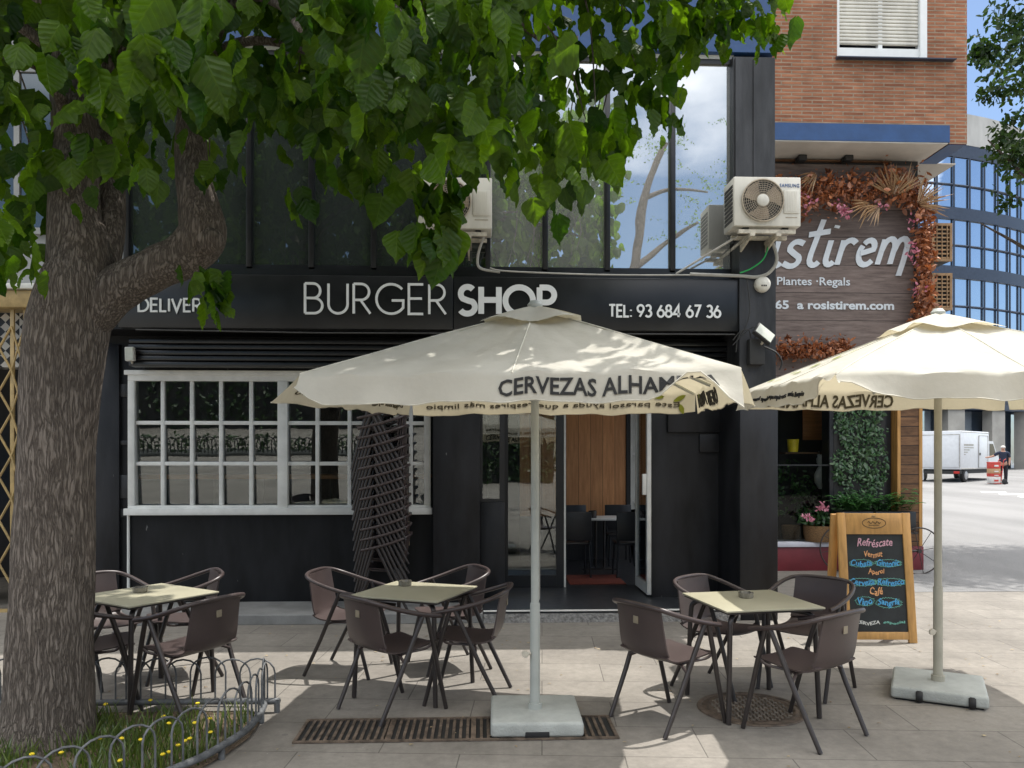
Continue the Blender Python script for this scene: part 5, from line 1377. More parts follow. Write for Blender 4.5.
    b = MB(); b.tube([(c.x, c.y, .07), (c.x, c.y, .78)], .0325, 16); b.tube([(c.x, c.y, .09), (c.x, c.y, .14)], .045, 16); sl_ = b.build('lower_pole', pm_, t, 50)
    b = MB(); kz = .46; b.tube([(c.x-.03, c.y-.02, kz), (c.x-.06, c.y-.035, kz)], .009, 8); b.lathe([(0, -.012), (.022, -.010), (.024, .006), (0, .010)], (c.x-.065, c.y-.038, kz), 12, 'Y'); b.build('knob', M['bracket'], sl_, 50)
    b = MB(); b.tube([(c.x+.03, c.y+.01, .80), (c.x+.032, c.y+.01, 1.9)], .004, 5); b.build('cord', M['cable'], t)
    return t
def make_stand(label, c, ang, w_, d_, h_, handle, wheels):
    t = thing('parasol_stand', label, 'parasol stand', (c.x, c.y, 0), 'concrete parasol stands')
    q = Matrix.Translation((c.x, c.y, 0)) @ Matrix.Rotation(ang, 4, 'Z')
    b = MB(); b.box(-w_/2, w_/2, -d_/2, d_/2, .012, h_, .022, q, 4); b.build('block', M['base'], t, 60)
    b = MB(); b.box(-w_/2+.03, w_/2-.03, -d_/2+.03, d_/2-.03, .0, .0125, 0, q); b.build('foot', M['rubber'], t)
    if handle:
        b = MB(); b.box(-.075, .075, -d_/2-.003, -d_/2+.05, .012, .05, .006, q); b.build('hand_hole', M['rubber'], t, 40)
    for x, sd_ in wheels:
        b = MB(); b.lathe([(0, -.022), (.035, -.022), (.042, -.012), (.042, .012), (.035, .022), (0, .022)], (0, 0, 0), 16, 'X'); bmesh.ops.transform(b.bm, matrix=q @ Matrix.Translation((x, -d_/2+.012, .045)), verts=b.bm.verts[:]); b.build('wheel', M['rubber'], t, 40)
cb1 = G(535, 724); cb2 = G(938, 694)
bA = make_stand('pale concrete parasol base with a hand hole, on the drain grate', cb1, radians(-1), .57, .57, .105, True, ())
bB = make_stand('pale concrete parasol base with two black wheels, right of the chairs', cb2, radians(-30), .60, .60, .10, False, ((-.12, 0), (.2, 0)))
make_parasol('cream parasol with CERVEZAS print, dappled by tree shade, in the middle of the terrace', cb1, 1.12, radians(-10), 2.18, 2.66, radians(1.6),
    [(0, 'CERVEZAS ALHAMBRA', .47, .955, .20, .78, M['letter_black'], .018), (2, 'Este parasol ayuda a que respires m\u00e1s limpio', .05, .95, .40, .72, M['print_brown'], .0), (1, 'CERVEZAS ALHAMBRA', .40, .93, .2, .8, M['letter_black'], .02), (3, 'Este parasol ayuda a que respires m\u00e1s limpio', .1, .95, .45, .75, M['print_brown'], 0)],
    [(0, .905, .06, .16, .03), (0, -.02, .05, .10, .08), (3, 1.02, .12, .02, .14), (1, .0, .10, -.03, .03), (0, 1.0, .05, -.06, .05)],
    olive=[(2, .03, .1, .10, .4, True), (2, .05, .5, .09, 1.9, True), (2, .10, .15, .08, .2, True), (1, .8, .2, .1, .3, True)])
make_parasol('sunlit cream parasol at the right edge, in front of the flower shop', cb2, 1.13, radians(-5), 2.25, 2.73, radians(1.8),
    [(2, 'CERVEZAS ALHAMBRA', .42, .93, .15, .85, M['print_brown'], .02), (3, 'Este parasol ayuda a que respires m\u00e1s limpio', .1, .75, .42, .72, M['letter_black'], .015), (0, 'CERVEZAS ALHAMBRA', .5, .97, .15, .85, M['letter_black'], .02)],
    [(0, .0, .08, .11, .05), (3, 1.0, .10, .12, .05)], warm=True,
    olive=[(3, .10, .25+.11*k, .09, .9+.3*(k % 2), False) for k in range(6)]+[(3, .05, .3+.13*k, .06, 1.4, False) for k in range(5)])

# ================================================================== chalkboard
sbl, sbr, stl, str_ = G(858, 641), G(919, 644), None, None
A0 = G(917, 643); Y0 = A0.y
sb = thing('chalkboard', 'pine framed A board chalkboard with drinks chalked in blue and orange', 'sandwich board', (A0.x-.33, Y0, 0))
w_, h_ = .68, 1.20; ang = radians(-3); lean = radians(7)
q = Matrix.Translation((A0.x-w_/2-.0, Y0+.02, 0)) @ Matrix.Rotation(ang, 4, 'Z') @ Matrix.Rotation(-lean, 4, 'X')
def qb(b, *a): b.box(*a, .004, q); return b
b = MB(); qb(b, -w_/2, -w_/2+.075, -.018, .018, 0, h_); qb(b, w_/2-.075, w_/2, -.018, .018, 0, h_); qb(b, -w_/2+.075, w_/2-.075, -.016, .016, h_-.20, h_-.003); qb(b, -w_/2+.075, w_/2-.075, -.016, .016, .03, .10)
b.build('frame', M['frame_pine'], sb, 40)
b = MB(); qb(b, -w_/2+.07, w_/2-.07, -.004, .010, .095, h_-.195); b.build('slate', M['chalkboard'], sb)
q2 = Matrix.Translation((A0.x-w_/2, Y0+.33, 0)) @ Matrix.Rotation(ang, 4, 'Z') @ Matrix.Rotation(lean, 4, 'X')
b = MB()
for x0 in (-w_/2-.03, w_/2-.045): b.box(x0, x0+.075, -.018, .018, 0, h_-.01, .004, q2)
b.box(-w_/2+.045, w_/2-.045, -.015, .015, .05, .12, .004, q2); b.build('back_frame', M['frame_pine'], sb, 40)
def chalk(body, xc, z, w2, h2, mat, shear=.25, bold=.0):
    vs, fs = text_data(body, bold=bold, extrude=1, shear=shear, res=2); b = MB()
    b.add(vs, fs, lambda v: q @ Vector((xc-w2/2+v.x*w2, -.0065-.0015*v.z, z+v.y*h2+.008*sin(v.x*9))))
    b.build('chalk_lettering', M['chalk_'+mat], sb)
def halo(xc, z, w2, h2):
    b = MB(); pts = []
    for i in range(60):
        a = 2*pi*i/60; rr = 1+(.20*random.random() if i % 2 else -.05); pts.append(q @ Vector((xc+w2/2*cos(a)*rr, -.0058, z+h2/2+h2*.56*sin(a)*rr)))
    b.tube(pts, .0026, 4, closed=True); b.build('chalk_outline', M['chalk_cgreen'], sb)
chalk('Refr\u00e9scate', -.0, .885, .33, .075, 'pink', .25, .01)
chalk('Vermut', -.02, .785, .17, .055, 'orange', .1, .015)
chalk('Cubata', -.135, .70, .20, .058, 'cblue', .15, .025); chalk('Gintonic', .115, .70, .21, .06, 'cblue', .15, .025)
chalk('Aperol', .0, .615, .15, .06, 'orange', .1, .015)
chalk('Cerveza', -.135, .525, .23, .06, 'cblue', .15, .025); chalk('Refresco', .13, .525, .25, .06, 'cblue', .15, .025)
chalk('Caf\u00e9', -.01, .435, .12, .07, 'orange', .1, .015)
chalk('Vino', -.12, .345, .14, .065, 'cblue', .15, .025); chalk('Sangr\u00eda', .10, .325, .20, .075, 'cblue', .15, .025)
halo(-.135, .70, .22, .06); halo(.115, .70, .23, .06); halo(-.135, .525, .25, .06); halo(.13, .525, .27, .06); halo(-.12, .345, .17, .07); halo(.10, .325, .23, .08)
chalk('CERVEZA', -.10, .165, .22, .032, 'cwhite', 0, .02); chalk('especial', .14, .165, .20, .032, 'cgreen', 0, .02)
b = MB(); b.tube([q @ Vector((.11*cos(k*pi/14), -.017, h_-.095+.048*sin(k*pi/14))) for k in range(28)], .003, 4, closed=True)
b.tube([q @ Vector((-.06+.012*k, -.017, h_-.09+.012*sin(k*1.9))) for k in range(11)], .004, 4); b.tube([q @ Vector((-.05+.012*k, -.017, h_-.115)) for k in range(9)], .003, 4); b.tube([q @ Vector((-.02+.012*k, -.017, h_-.03)) for k in range(4)], .004, 4)
b.build('branded_mark', M['print_brown'], sb)
# ================================================================== garland of dried flowers
gd = thing('dried_garland', 'garland of rust red dried foliage and tan palm fronds framing the flower shop board', 'garland', (XP(845, YF), YF-.1, ZP(205, YF, 850)))
rg = random.Random(21); it = []; pk = []
gpath = [(772, 196), (800, 194), (830, 190), (860, 190), (894, 184), (918, 192), (925, 222), (926, 250), (925, 280), (924, 308), (920, 330)]
def gp(t):
    t *= len(gpath)-1; i = min(int(t), len(gpath)-2); f_ = t-i
    return gpath[i][0]+(gpath[i+1][0]-gpath[i][0])*f_, gpath[i][1]+(gpath[i+1][1]-gpath[i][1])*f_
for i in range(5200):
    t = rg.random(); x, y = gp(t); top = t < .5
    sp_ = 1.0 if top else .55
    p = P(x+rg.gauss(0, 8*sp_), y+rg.gauss(0, 9.5*sp_ if top else 6), YF-.12-abs(rg.gauss(0, .13)))
    it.append((p, rdir(-1, 1)+Vector((0, -.6, 0)), rdir(-1, 1)+Vector((0, 0, -.3)), rg.choice((.028, .036, .045, .055, .075, .12))*rg.uniform(.7, 1.2)))
for i in range(700):
    t = rg.uniform(.0, .2) ; x = rg.uniform(776, 850); y = 352+rg.gauss(0, 5)-(x-776)*.08
    it.append((P(x, y, YF-.12-rg.random()*.15), rdir()+Vector((0, -.6, 0)), rdir(), rg.uniform(.03, .12)))
leaf_mesh('dried_foliage', M['rust'], it, gd, 'leaf')
for x, y, n in ((845, 211, 26), (808, 205, 16), (914, 247, 22), (911, 222, 14), (917, 290, 14), (915, 258, 14), (803, 195, 12), (880, 205, 12), (842, 208, 14)):
    for _ in range(n): pk.append((P(x+rg.gauss(0, 3.0), y+rg.gauss(0, 3.5), YF-.32-rg.random()*.08), rdir()+Vector((0, -1, 0)), rdir(), rg.uniform(.04, .08)))
leaf_mesh('pink_flowers', M['pinkflower'], pk, gd, 'leaf')
def frond(px, py, a0, a1, L_, n, dep=.35):
    b = MB(); c = P(px, py, YF-dep)
    for i in range(n):
        a = radians(a0+(a1-a0)*i/(n-1)+rg.uniform(-3, 3)); l = L_*rg.uniform(.75, 1.08)
        d = Vector((cos(a), rg.uniform(-.35, .05), sin(a))); s = d.cross(Vector((0, 1, .2))).normalized()
        p0, p1, p2 = c+d*.03, c+d*l*.55, c+d*l+Vector((0, 0, -.05*l)); wd = .014
        b.face([p0, p1-s*wd+Vector((0, .01, 0)), p2, p1+Vector((0, -.012, 0))]); b.face([p0, p1+Vector((0, -.012, 0)), p2, p1+s*wd+Vector((0, .01, 0))])
    b.build('palm_frond', M['frond'], gd, recalc=False)
frond(893, 197, 25, 150, .50, 20); frond(917, 205, -20, 85, .48, 16, .4); frond(872, 203, 170, 240, .42, 9, .42); frond(880, 205, 190, 260, .34, 8, .45); frond(818, 172, 190, 250, .4, 8, .3); frond(905, 196, 60, 150, .5, 12, .3)

# ================================================================== flower shop display
gw = thing('green_wall', 'panel of artificial green foliage beside the flower shop window', 'green wall', ((XP(834, YF)+XP(885, YF))/2, YF, zpl+.1))
bx('backing', M['acdark'], gw, XP(834, YF), XP(885, YF), YF+.0, YF+.055, zpl+.1, zgl1)
it = []
for i in range(2600):
    p = Vector((rg.uniform(XP(833, YF), XP(885, YF)), YF-.01-abs(rg.gauss(0, .04)), rg.uniform(zpl+.1, zgl1)))
    if noise.noise(p*4) < -.42: continue
    it.append((p, Vector((rg.gauss(0, .5), -1, rg.gauss(.3, .5))), rdir()+Vector((0, 0, -.5)), rg.uniform(.04, .09)*(1.5 if rg.random() < .08 else 1)))
leaf_mesh('foliage', M['greenwall'], it, gw, 'leaf')
# planters before it
def plant_tuft(name, label, cat, c, mat, n, h, spread, pot, grp=None, kindl='leaf'):
    t = thing(name, label, cat, c, grp); it = []
    for i in range(n):
        a = rg.uniform(0, 2*pi); r = spread*sqrt(rg.random()); z = h*rg.uniform(.15, 1)*(1-.35*r/spread)
        p = Vector((c[0]+r*cos(a), c[1]+r*sin(a)*.7, c[2]+pot[1]+z)); it.append((p, rdir(-.2, 1), Vector((cos(a), sin(a)*.7, rg.uniform(-1, .6))), rg.uniform(.05, .12)))
    leaf_mesh('foliage', mat, it, t, kindl)
    b = MB(); pot[2](b, c, pot[0], pot[1]); b.build('pot', pot[3], t, 40)
    return t
def tubpot(b, c, r, h): b.lathe([(r*.86, 0), (r, h*.5), (r*1.02, h), (r*.92, h), (r*.9, h*.8), (0, h*.8)], c, 24)
def boxpot(b, c, r, h): b.box(c[0]-r, c[0]+r, c[1]-.14, c[1]+.14, c[2], c[2]+h, .01)
c = P(819, 543, YF-.04); c.z = zpl+.075
bkt = plant_tuft('flower_basket', 'wicker basket of green leaves and pink flowers on the pale sill of the flower shop', 'flower basket', (c.x, YF-.02, c.z), M['greenwall'], 220, .26, .27, (.22, .24, tubpot, M['wicker']))
it = []
for px, py in ((806, 517), (812, 519), (823, 505), (826, 508), (820, 508)):
    for _ in range(14): it.append((P(px+rg.gauss(0, 1.4), py+rg.gauss(0, 1.4), YF-.24), rdir()+Vector((0, -1.5, 0)), rdir(), .05))
leaf_mesh('flowers', M['pinkflower'], it, bkt, 'leaf')
cz_ = zpl+.08
def fern(label, px0, px1, py, n, ln):
    x0, x1 = XP(px0, YF-.25), XP(px1, YF-.25); zt_ = ZP(py, YF-.25, px0)
    t = thing('fern_planter', label, 'planter', ((x0+x1)/2, YF-.3, zt_-.3))
    bx('trough', M['blackplastic'], t, x0, x1, YF-.42, YF-.16, zt_-.28, zt_, .01)
    b = MB()
    for i in range(n):
        c = Vector((rg.uniform(x0+.05, x1-.05), YF-.29+rg.uniform(-.08, .08), zt_)); a = rg.uniform(0, 2*pi); l = ln*rg.uniform(.6, 1.1)
        dx = Vector((cos(a), sin(a)*.8, 0)); up_ = rg.uniform(.9, 2.1); pts = [c+dx*(l*s*(1.25-.42*up_))+Vector((0, 0, l*(up_*s-.62*up_*s*s))) for s in (0, .25, .5, .75, 1)]
        sd_ = Vector((-dx.y, dx.x, 0))
        for s in range(1, 11):
            f_ = s/10; i0 = min(3, int(f_*4)); p = pts[i0].lerp(pts[i0+1], f_*4-i0); wl = l*.30*(1-f_*.75)
            for sg_ in (1, -1): b.face([p-dx*.022, p+dx*.022, p+sd_*sg_*wl+dx*.03+Vector((0, 0, -.01))])
    b.build('fronds', M['fern'], t, recalc=False); return t
fern('bushy fern planter in front of the green wall behind the chalkboard', 836, 868, 511, 70, .34)
fern('spiky fern planter beside the timber column behind the chalkboard', 870, 910, 511, 64, .38)
for px, lab in ((843, 'left spoked iron wheel of the plant stand, behind the chalkboard edge'), (919, 'right spoked iron wheel of the plant stand, just outside the timber column')):
    c = P(px, 548 if px < 900 else 551, YF-.46); r = .34
    t = thing('cart_wheel', lab, 'wheel', (c.x, c.y, c.z-r))
    b = MB(); b.tube([(c.x+r*cos(k*pi/20), c.y, c.z+r*sin(k*pi/20)) for k in range(40)], .011, 6, closed=True); b.build('rim', M['leg'], t, 60)
    b = MB()
    for k in range(8): a = k*pi/4+.2; b.tube([c, (c.x+r*cos(a), c.y, c.z+r*sin(a))], .005, 5)
    b.lathe([(0, -.03), (.03, -.03), (.03, .03), (0, .03)], tuple(c), 12, 'Y'); b.build('spokes', M['leg'], t, 60)
x0, x1 = XP(843, YF-.3), XP(919, YF-.46)
t = thing('plant_stand', 'dark iron plant stand on two spoked wheels carrying the ferns behind the chalkboard', 'plant stand', ((x0+x1)/2, YF-.3, 0))
b = MB(); zt_ = ZP(512, YF-.25, 870)-.285
b.box(x0, x1, YF-.44, YF-.14, zt_-.03, zt_); b.tube([(x0, YF-.46, P(843, 548, YF-.46).z), (x1, YF-.46, P(919, 551, YF-.46).z)], .014, 6)
for x in (x0+.1, x1-.1):
    for y in (YF-.4, YF-.18): b.box(x-.012, x+.012, y-.012, y+.012, .001, zt_-.03)
b.build('frame', M['leg'], t, 40)
# things seen dimly through the shop window
plant_tuft('potted_plant', 'tall leafy potted plant dimly seen inside the flower shop window', 'plant', (XP(792, 12.3), 12.35, zpl+.002), M['greenwall'], 200, 1.25, .30, (.14, .25, tubpot, M['wicker']), None)
plant_tuft('potted_plant', 'bushy potted plant behind the glass above the flower basket', 'plant', (XP(815, 12.4), 12.5, zpl+.002), M['fern'], 170, .9, .32, (.15, .28, tubpot, M['intdark']), None)
b = MB(); c = P(793, 452, 12.2); b.lathe([(.075, 0), (.09, .20), (.08, .20), (.07, .03), (0, .03)], tuple(c), 20)
tag(b.build('pot', M['yellowpot'], None, 40, origin=c), 'small yellow pot on the shelf inside the flower shop window', 'pot')
b = MB(); b.box(XP(783, 12.2), XP(829, 12.2), 12.1, 12.35, c.z-.03, c.z-.002); 
tag(b.build('shelf', M['woodcladding'], None, None, origin=(c.x, 12.2, c.z-.03)), 'dark shelf carrying the yellow pot inside the flower shop window', 'shelf')
b = MB(); c2 = P(822, 489, 12.15); b.lathe([(.05, 0), (.11, .10), (.12, .22), (.07, .33), (.05, .36), (.08, .42), (.085, .48), (.05, .54), (0, .55)], tuple(c2), 16)
for s_ in (-1, 1): b.lathe([(.03, .52), (.0, .60)], (c2.x+s_*.05, c2.y, c2.z), 8)
tag(b.build('figurine', M['white'], None, 40, origin=c2), 'white cat shaped figurine among the plants inside the flower shop window', 'figurine')
b = MB(); c3 = P(815, 425, 12.7); b.box(c3.x-.2, c3.x+.2, 12.7, 12.73, c3.z-.25, c3.z+.3, .01)
tag(b.build('picture_frame', M['counterwood'], None, 40, origin=(c3.x, 12.72, c3.z)), 'brown framed board hanging inside the flower shop window', 'picture')

# ================================================================== inside the burger shop
def cafe_chair():
    r = thing('cafe_chair', 'chair', 'chair', (0, 0, 0))
    b = MB(); b.box(-.20, .20, -.20, .22, .44, .475, .015); b.build('seat', M['blackplastic'], r, 40)
    b = MB(); b.box(-.20, .20, -.235, -.205, .50, .88, .012); b.build('backrest', M['blackplastic'], r, 40)
    for sx in (-1, 1):
        for sy in (-1, 1): b = MB(); b.tube([(sx*.17, sy*.18-.0, .44), (sx*.19, sy*.21, .003)], .014, 7); b.build('leg', M['blackplastic'], r, 60)
    b = MB()
    for sx in (-1, 1): b.tube([(sx*.17, -.19, .44), (sx*.18, -.22, .6)], .015, 6)
    b.build('back_stay', M['blackplastic'], r, 60)
    return r
cc = cafe_chair(); first = True
for px, Y, hd, lab in ((574, 10.45, 92, 'black chair with its back to the doorway, left of the table inside'), (629, 10.4, 88, 'black chair with its back to the doorway, right of the table inside'), (620, 11.55, -92, 'black chair at the far side of the table inside the doorway'), (576, 11.5, -85, 'black chair against the timber panelling inside the doorway')):
    o = cc if first else copy_tree(cc); first = False
    o.location = (XP(px, Y), Y, .116); o.rotation_euler = (0, 0, radians(hd-90)); o['label'] = lab; o['group'] = 'black chairs inside'
tb = thing('inside_table', 'small pale topped table between black chairs inside the doorway', 'table', (XP(600, 11), 11.0, .116))
x = XP(600, 11.0)
bx('tabletop', M['white_frame'], tb, x-.36, x+.36, 10.72, 11.32, .84, .866, .005)
b = MB()
for dx in (-.06, .06): b.tube([(x+dx, 11, .84), (x+dx, 11, .15)], .018, 8)
b.box(x-.25, x+.25, 10.97, 11.03, .117, .14); b.build('pedestal', M['leg'], tb, 50)
b = MB(); b.lathe([(.055, 0), (.06, .10), (.05, .10), (.045, .03), (0, .03)], (x-.12, 10.9, .867), 16); tag(b.build('napkin_holder', M['leg'], None, 40, origin=(x-.12, 10.9, .867)), 'black napkin holder on the pale table inside the doorway', 'napkin holder')

# ================================================================== street at the right: van, car, porter
def sl(y): return slope(y)
yv = 36.0; v0 = XP(917, yv); v1 = XP(961, yv); zg = sl(yv)+.005
van = thing('box_van', 'white box van parked across the road, seen from its rear corner', 'van', ((v0+v1)/2, yv+1.6, zg))
va = radians(-52); wv = 2.15; Lb = 3.6; q = Matrix.Translation((v1, yv, zg)) @ Matrix.Rotation(va, 4, 'Z')     # local: x from -wv..0 across the rear, y forward
z0, z1 = .62, ZP(430.5, yv, 940)-zg
b = MB(); b.box(-wv, 0, 0, Lb, z0, z1, .03, q); b.build('cargo_box', M['vanwhite'], van, 40)
b = MB(); b.box(-wv+.05, -.05, -.035, -.003, z0+.1, z1-.18, .01, q); b.box(-wv/2-.012, -wv/2+.012, -.05, -.036, z0+.1, z1-.18, 0, q); b.build('rear_door', M['vanwhite'], van, 40)
b = MB()
for x in (-.06, -wv/2-.1, -wv/2+.1): 
    b.tube([q @ Vector((x, -.055, z0+.15)), q @ Vector((x, -.055, z1-.25))], .014, 6)
b.build('lock_bars', M['rim'], van)
b = MB()
for pp_ in (((-wv+.05, -.037, z0+.1), (-wv+.05, -.037, z1-.18)), ((-.05, -.037, z0+.1), (-.05, -.037, z1-.18)), ((-wv+.05, -.037, z1-.18), (-.05, -.037, z1-.18)), ((-wv/2, -.052, z0+.1), (-wv/2, -.052, z1-.18)), ((.004, .01, z1-.06), (.004, Lb-.02, z1-.06)), ((.004, .01, z0+.04), (.004, Lb-.02, z0+.04)), ((.032, Lb*.60, z0+.08), (.032, Lb*.60, z1-.2)), ((.032, Lb*.93, z0+.08), (.032, Lb*.93, z1-.2)), ((.032, Lb*.60, z1-.2), (.032, Lb*.93, z1-.2))): b.tube([q @ Vector(p_) for p_ in pp_], .016, 5)
b.build('door_seal', M['cable'], van)
b = MB(); b.box(.003, .03, Lb*.60, Lb*.93, z0+.08, z1-.2, .008, q); sdr = b.build('side_door', M['vanwhite'], van, 40)
b = MB(); b.box(.031, .045, Lb*.62, Lb*.66, 1.3, 1.42, 0, q); b.build('handle', M['acdark'], sdr)
b = MB()
for k in range(5): b.box(.002, .008, .35+.05*(k == 1), 1.55-.25*k*(k > 1), 1.75-.11*k, 1.80-.11*k if k else 1.84, 0, q)
b.build('side_marking', M['cable'], van)
b = MB(); b.box(-wv+.1, -.1, .1, Lb+.1, .42, z0-.003, .01, q); b.box(-wv, 0, -.06, .06, .40, .55, .015, q); b.build('chassis', M['acdark'], van)
for x in (-.30, -wv+.04):
    b = MB(); b.box(x, x+.26, -.075, -.061, .42, .54, .006, q); b.build('tail_light', M['redlens'], van, 40)
pr = [(Lb+.06, .42), (Lb+.06, 2.0), (Lb+.75, 2.02), (Lb+1.35, 1.28), (Lb+2.1, 1.08), (Lb+2.25, .42)]
b = MB(); b.prism([q @ Vector((-wv+.06, y, z)) for y, z in pr], q.to_3x3() @ Vector((wv-.12, 0, 0)), 0); cb_ = b.build('cab', M['vanwhite'], van)
b = MB(); b.prism([q @ Vector((-.055, y, z)) for y, z in ((Lb+.25, 1.25), (Lb+.25, 1.88), (Lb+.72, 1.88), (Lb+1.2, 1.28))], q.to_3x3() @ Vector((.012, 0, 0)), 0); b.build('side_window', M['carglass'], cb_)
def wheel(parent, q, x, y, r, w=.2):
    b = MB(); b.lathe([(0, -w/2), (r*.8, -w/2), (r, -w/2+.04), (r, w/2-.04), (r*.8, w/2), (0, w/2)], (0, 0, 0), 24, 'X'); bmesh.ops.transform(b.bm, matrix=q @ Matrix.Translation((x, y, r)), verts=b.bm.verts[:]); t = b.build('wheel', M['rubber'], parent, 40)
    b = MB(); b.lathe([(0, -w/2-.012), (r*.55, -w/2-.012), (r*.6, -w/2+.0), (r*.6, w/2), (r*.55, w/2+.012), (0, w/2+.012)], (0, 0, 0), 20, 'X'); bmesh.ops.transform(b.bm, matrix=q @ Matrix.Translation((x, y, r)), verts=b.bm.verts[:]); b.build('rim', M['rim'], t, 40)
for x in (-.14, -wv+.14):
    for y in (.75, Lb+1.5): wheel(van, q, x, y, .33)
# silver car
yc = 31.0; cx0 = XP(929, yc); zg = sl(yc)+.005
car = thing('parked_car', 'silver car mostly hidden between the timber column and the parasol pole', 'car', (cx0-2, yc+.9, zg))
q = Matrix.Translation((cx0-4.1, yc, zg)) @ Matrix.Rotation(radians(4), 4, 'Z')
pr = [(0, .3), (0, .85), (.55, .95), (1.15, 1.42), (2.6, 1.45), (3.35, .98), (4.05, .85), (4.12, .55), (4.1, .3)]
b = MB(); b.prism([q @ Vector((x, 0, z)) for x, z in pr], q.to_3x3() @ Vector((0, 1.72, 0)), 0); es = [e for e in b.bm.edges]; bmesh.ops.bevel(b.bm, geom=es, offset=.07, segments=3, affect='EDGES'); b.build('body', M['carsilver'], car, 40)
b = MB(); b.prism([q @ Vector((x, -.006, z)) for x, z in ((.75, .97), (1.22, 1.37), (2.55, 1.39), (3.15, .99))], q.to_3x3() @ Vector((0, 1.732, 0)), 0); b.build('side_window', M['carglass'], car)
b = MB(); b.box(3.95, 4.13, .12, .42, .66, .82, .03, q); b.build('headlight', M['lens'], car, 40)
b = MB(); b.box(3.95, 4.13, 1.3, 1.6, .66, .82, .03, q); b.build('headlight', M['lens'], car, 40)
qr = q @ Matrix.Rotation(radians(90), 4, 'Z')
for x in (.75, 3.3):
    for y in (.08, 1.64): wheel(car, q @ Matrix.Translation((x, y, 0)) @ Matrix.Rotation(radians(90), 4, 'Z'), 0, 0, .31, .2)
# porter with hand truck
yp = 35.0; f0 = P(1003, 484, yp); zg = sl(yp); px_, sc_ = f0.x, 1.74
def skin_body(name, verts, edges, mat, parent, lvl=2):
    me = bpy.data.meshes.new(name); me.from_pydata([v[0] for v in verts], edges, []); o = bpy.data.objects.new(name, me); COL.objects.link(o)
    m = o.modifiers.new('skin', 'SKIN'); 
    for i, v in enumerate(verts): me.skin_vertices[0].data[i].radius = (v[1], v[2] if len(v) > 2 else v[1])
    me.skin_vertices[0].data[0].use_root = True
    s = o.modifiers.new('sub', 'SUBSURF'); s.levels = lvl; s.render_levels = lvl
    dg = bpy.context.evaluated_depsgraph_get(); m2 = bpy.data.meshes.new_from_object(o.evaluated_get(dg)); bpy.data.objects.remove(o)
    m2.materials.append(mat); o2 = bpy.data.objects.new(name, m2); COL.objects.link(o2); o2.parent = parent
    for p in m2.polygons: p.use_smooth = True
    return o2
pt = thing('person', 'man in navy shirt and dark trousers beside the van, one hand reaching to its cab', 'person', (px_, yp, zg))
B = [((0, 0, .93), .15, .11), ((0, 0, 1.12), .155, .115), ((0, .01, 1.32), .17, .12), ((0, .01, 1.46), .09, .08), ((0, 0, 1.53), .055), ((0, -.01, 1.63), .095, .105), ((0, -.01, 1.72), .07, .08),
     ((.20, .0, 1.42), .062), ((.27, .02, 1.17), .048), ((.24, -.05, .93), .038), ((.23, -.08, .84), .036, .02),
     ((-.20, 0, 1.42), .062), ((-.40, .02, 1.27), .048), ((-.62, .06, 1.22), .038), ((-.71, .07, 1.22), .034, .02),
     ((.10, 0, .84), .095), ((.11, -.02, .48), .065), ((.11, .02, .09), .045), ((.12, -.10, .05), .045, .035),
     ((-.10, 0, .84), .095), ((-.13, -.01, .48), .065), ((-.14, .04, .09), .045), ((-.16, -.08, .05), .045, .035)]
E = [(0, 1), (1, 2), (2, 3), (3, 4), (4, 5), (5, 6), (3, 7), (7, 8), (8, 9), (9, 10), (3, 11), (11, 12), (12, 13), (13, 14), (0, 15), (15, 16), (16, 17), (17, 18), (0, 19), (19, 20), (20, 21), (21, 22)]
skin_body('body', B, E, M['skin'], pt)
Bs = [((0, 0, .90), .175, .135), ((0, 0, 1.12), .175, .135), ((0, .01, 1.32), .188, .138), ((0, .01, 1.445), .10, .09), ((.21, .0, 1.42), .082), ((.265, .015, 1.20), .068), ((-.21, 0, 1.42), .082), ((-.36, .015, 1.30), .068)]
skin_body('shirt', Bs, [(0, 1), (1, 2), (2, 3), (3, 4), (4, 5), (3, 6), (6, 7)], M['navy'], pt)
Bt = [((0, 0, .95), .165, .125), ((.10, 0, .82), .112), ((.11, -.02, .48), .085), ((.11, .02, .10), .07), ((-.10, 0, .82), .112), ((-.13, -.01, .48), .085), ((-.14, .04, .10), .07)]
skin_body('trousers', Bt, [(0, 1), (1, 2), (2, 3), (0, 4), (4, 5), (5, 6)], M['darkcloth'], pt)
b = MB(); b.lathe([(.098, -.01), (.108, .03), (.09, .075), (.05, .10), (0, .108)], (0, 0, 1.66), 16); o = b.build('hair', M['hair'], None, 60); o.parent = pt
b = MB()
for s_ in (-1, 1): b.lathe([(0, -.004), (.012, 0), (0, .004)], (s_*.035, -.108, 1.655), 8, 'Y')
b.lathe([(0, -.02), (.014, 0), (0, .02)], (0, -.115, 1.62), 8, 'Y'); o = b.build('face', M['skin'], None, 60); o.parent = pt
for s_ in (1, -1):
    b = MB(); b.box(s_*.13-.05, s_*.13+.05, -.17, .06, 0, .10, .03); o = b.build('shoe', M['rubber'], None, 40); o.parent = pt
pt.rotation_euler = (0, 0, radians(-25)); pt.scale = (1, 1, 1)
hx = XP(993.5, 34.6); zg = sl(34.6)
ht = thing('hand_truck', 'red hand truck standing in front of the man by the van', 'hand truck', (hx+.3, 34.7, zg))
b = MB()
for s_ in (-.18, .18): b.tube([(hx+.30, 34.7+s_, zg+.14), (hx+.42, 34.7+s_, zg+1.1), (hx+.52, 34.7+s_, zg+1.16)], .018, 6)
for k in range(3): b.tube([(hx+.33, 34.52, zg+.3+.28*k), (hx+.33, 34.88, zg+.3+.28*k)], .014, 6)
b.box(hx-.05, hx+.32, 34.45, 34.95, zg+.03, zg+.05); b.build('frame', M['crate_red'], ht, 40)
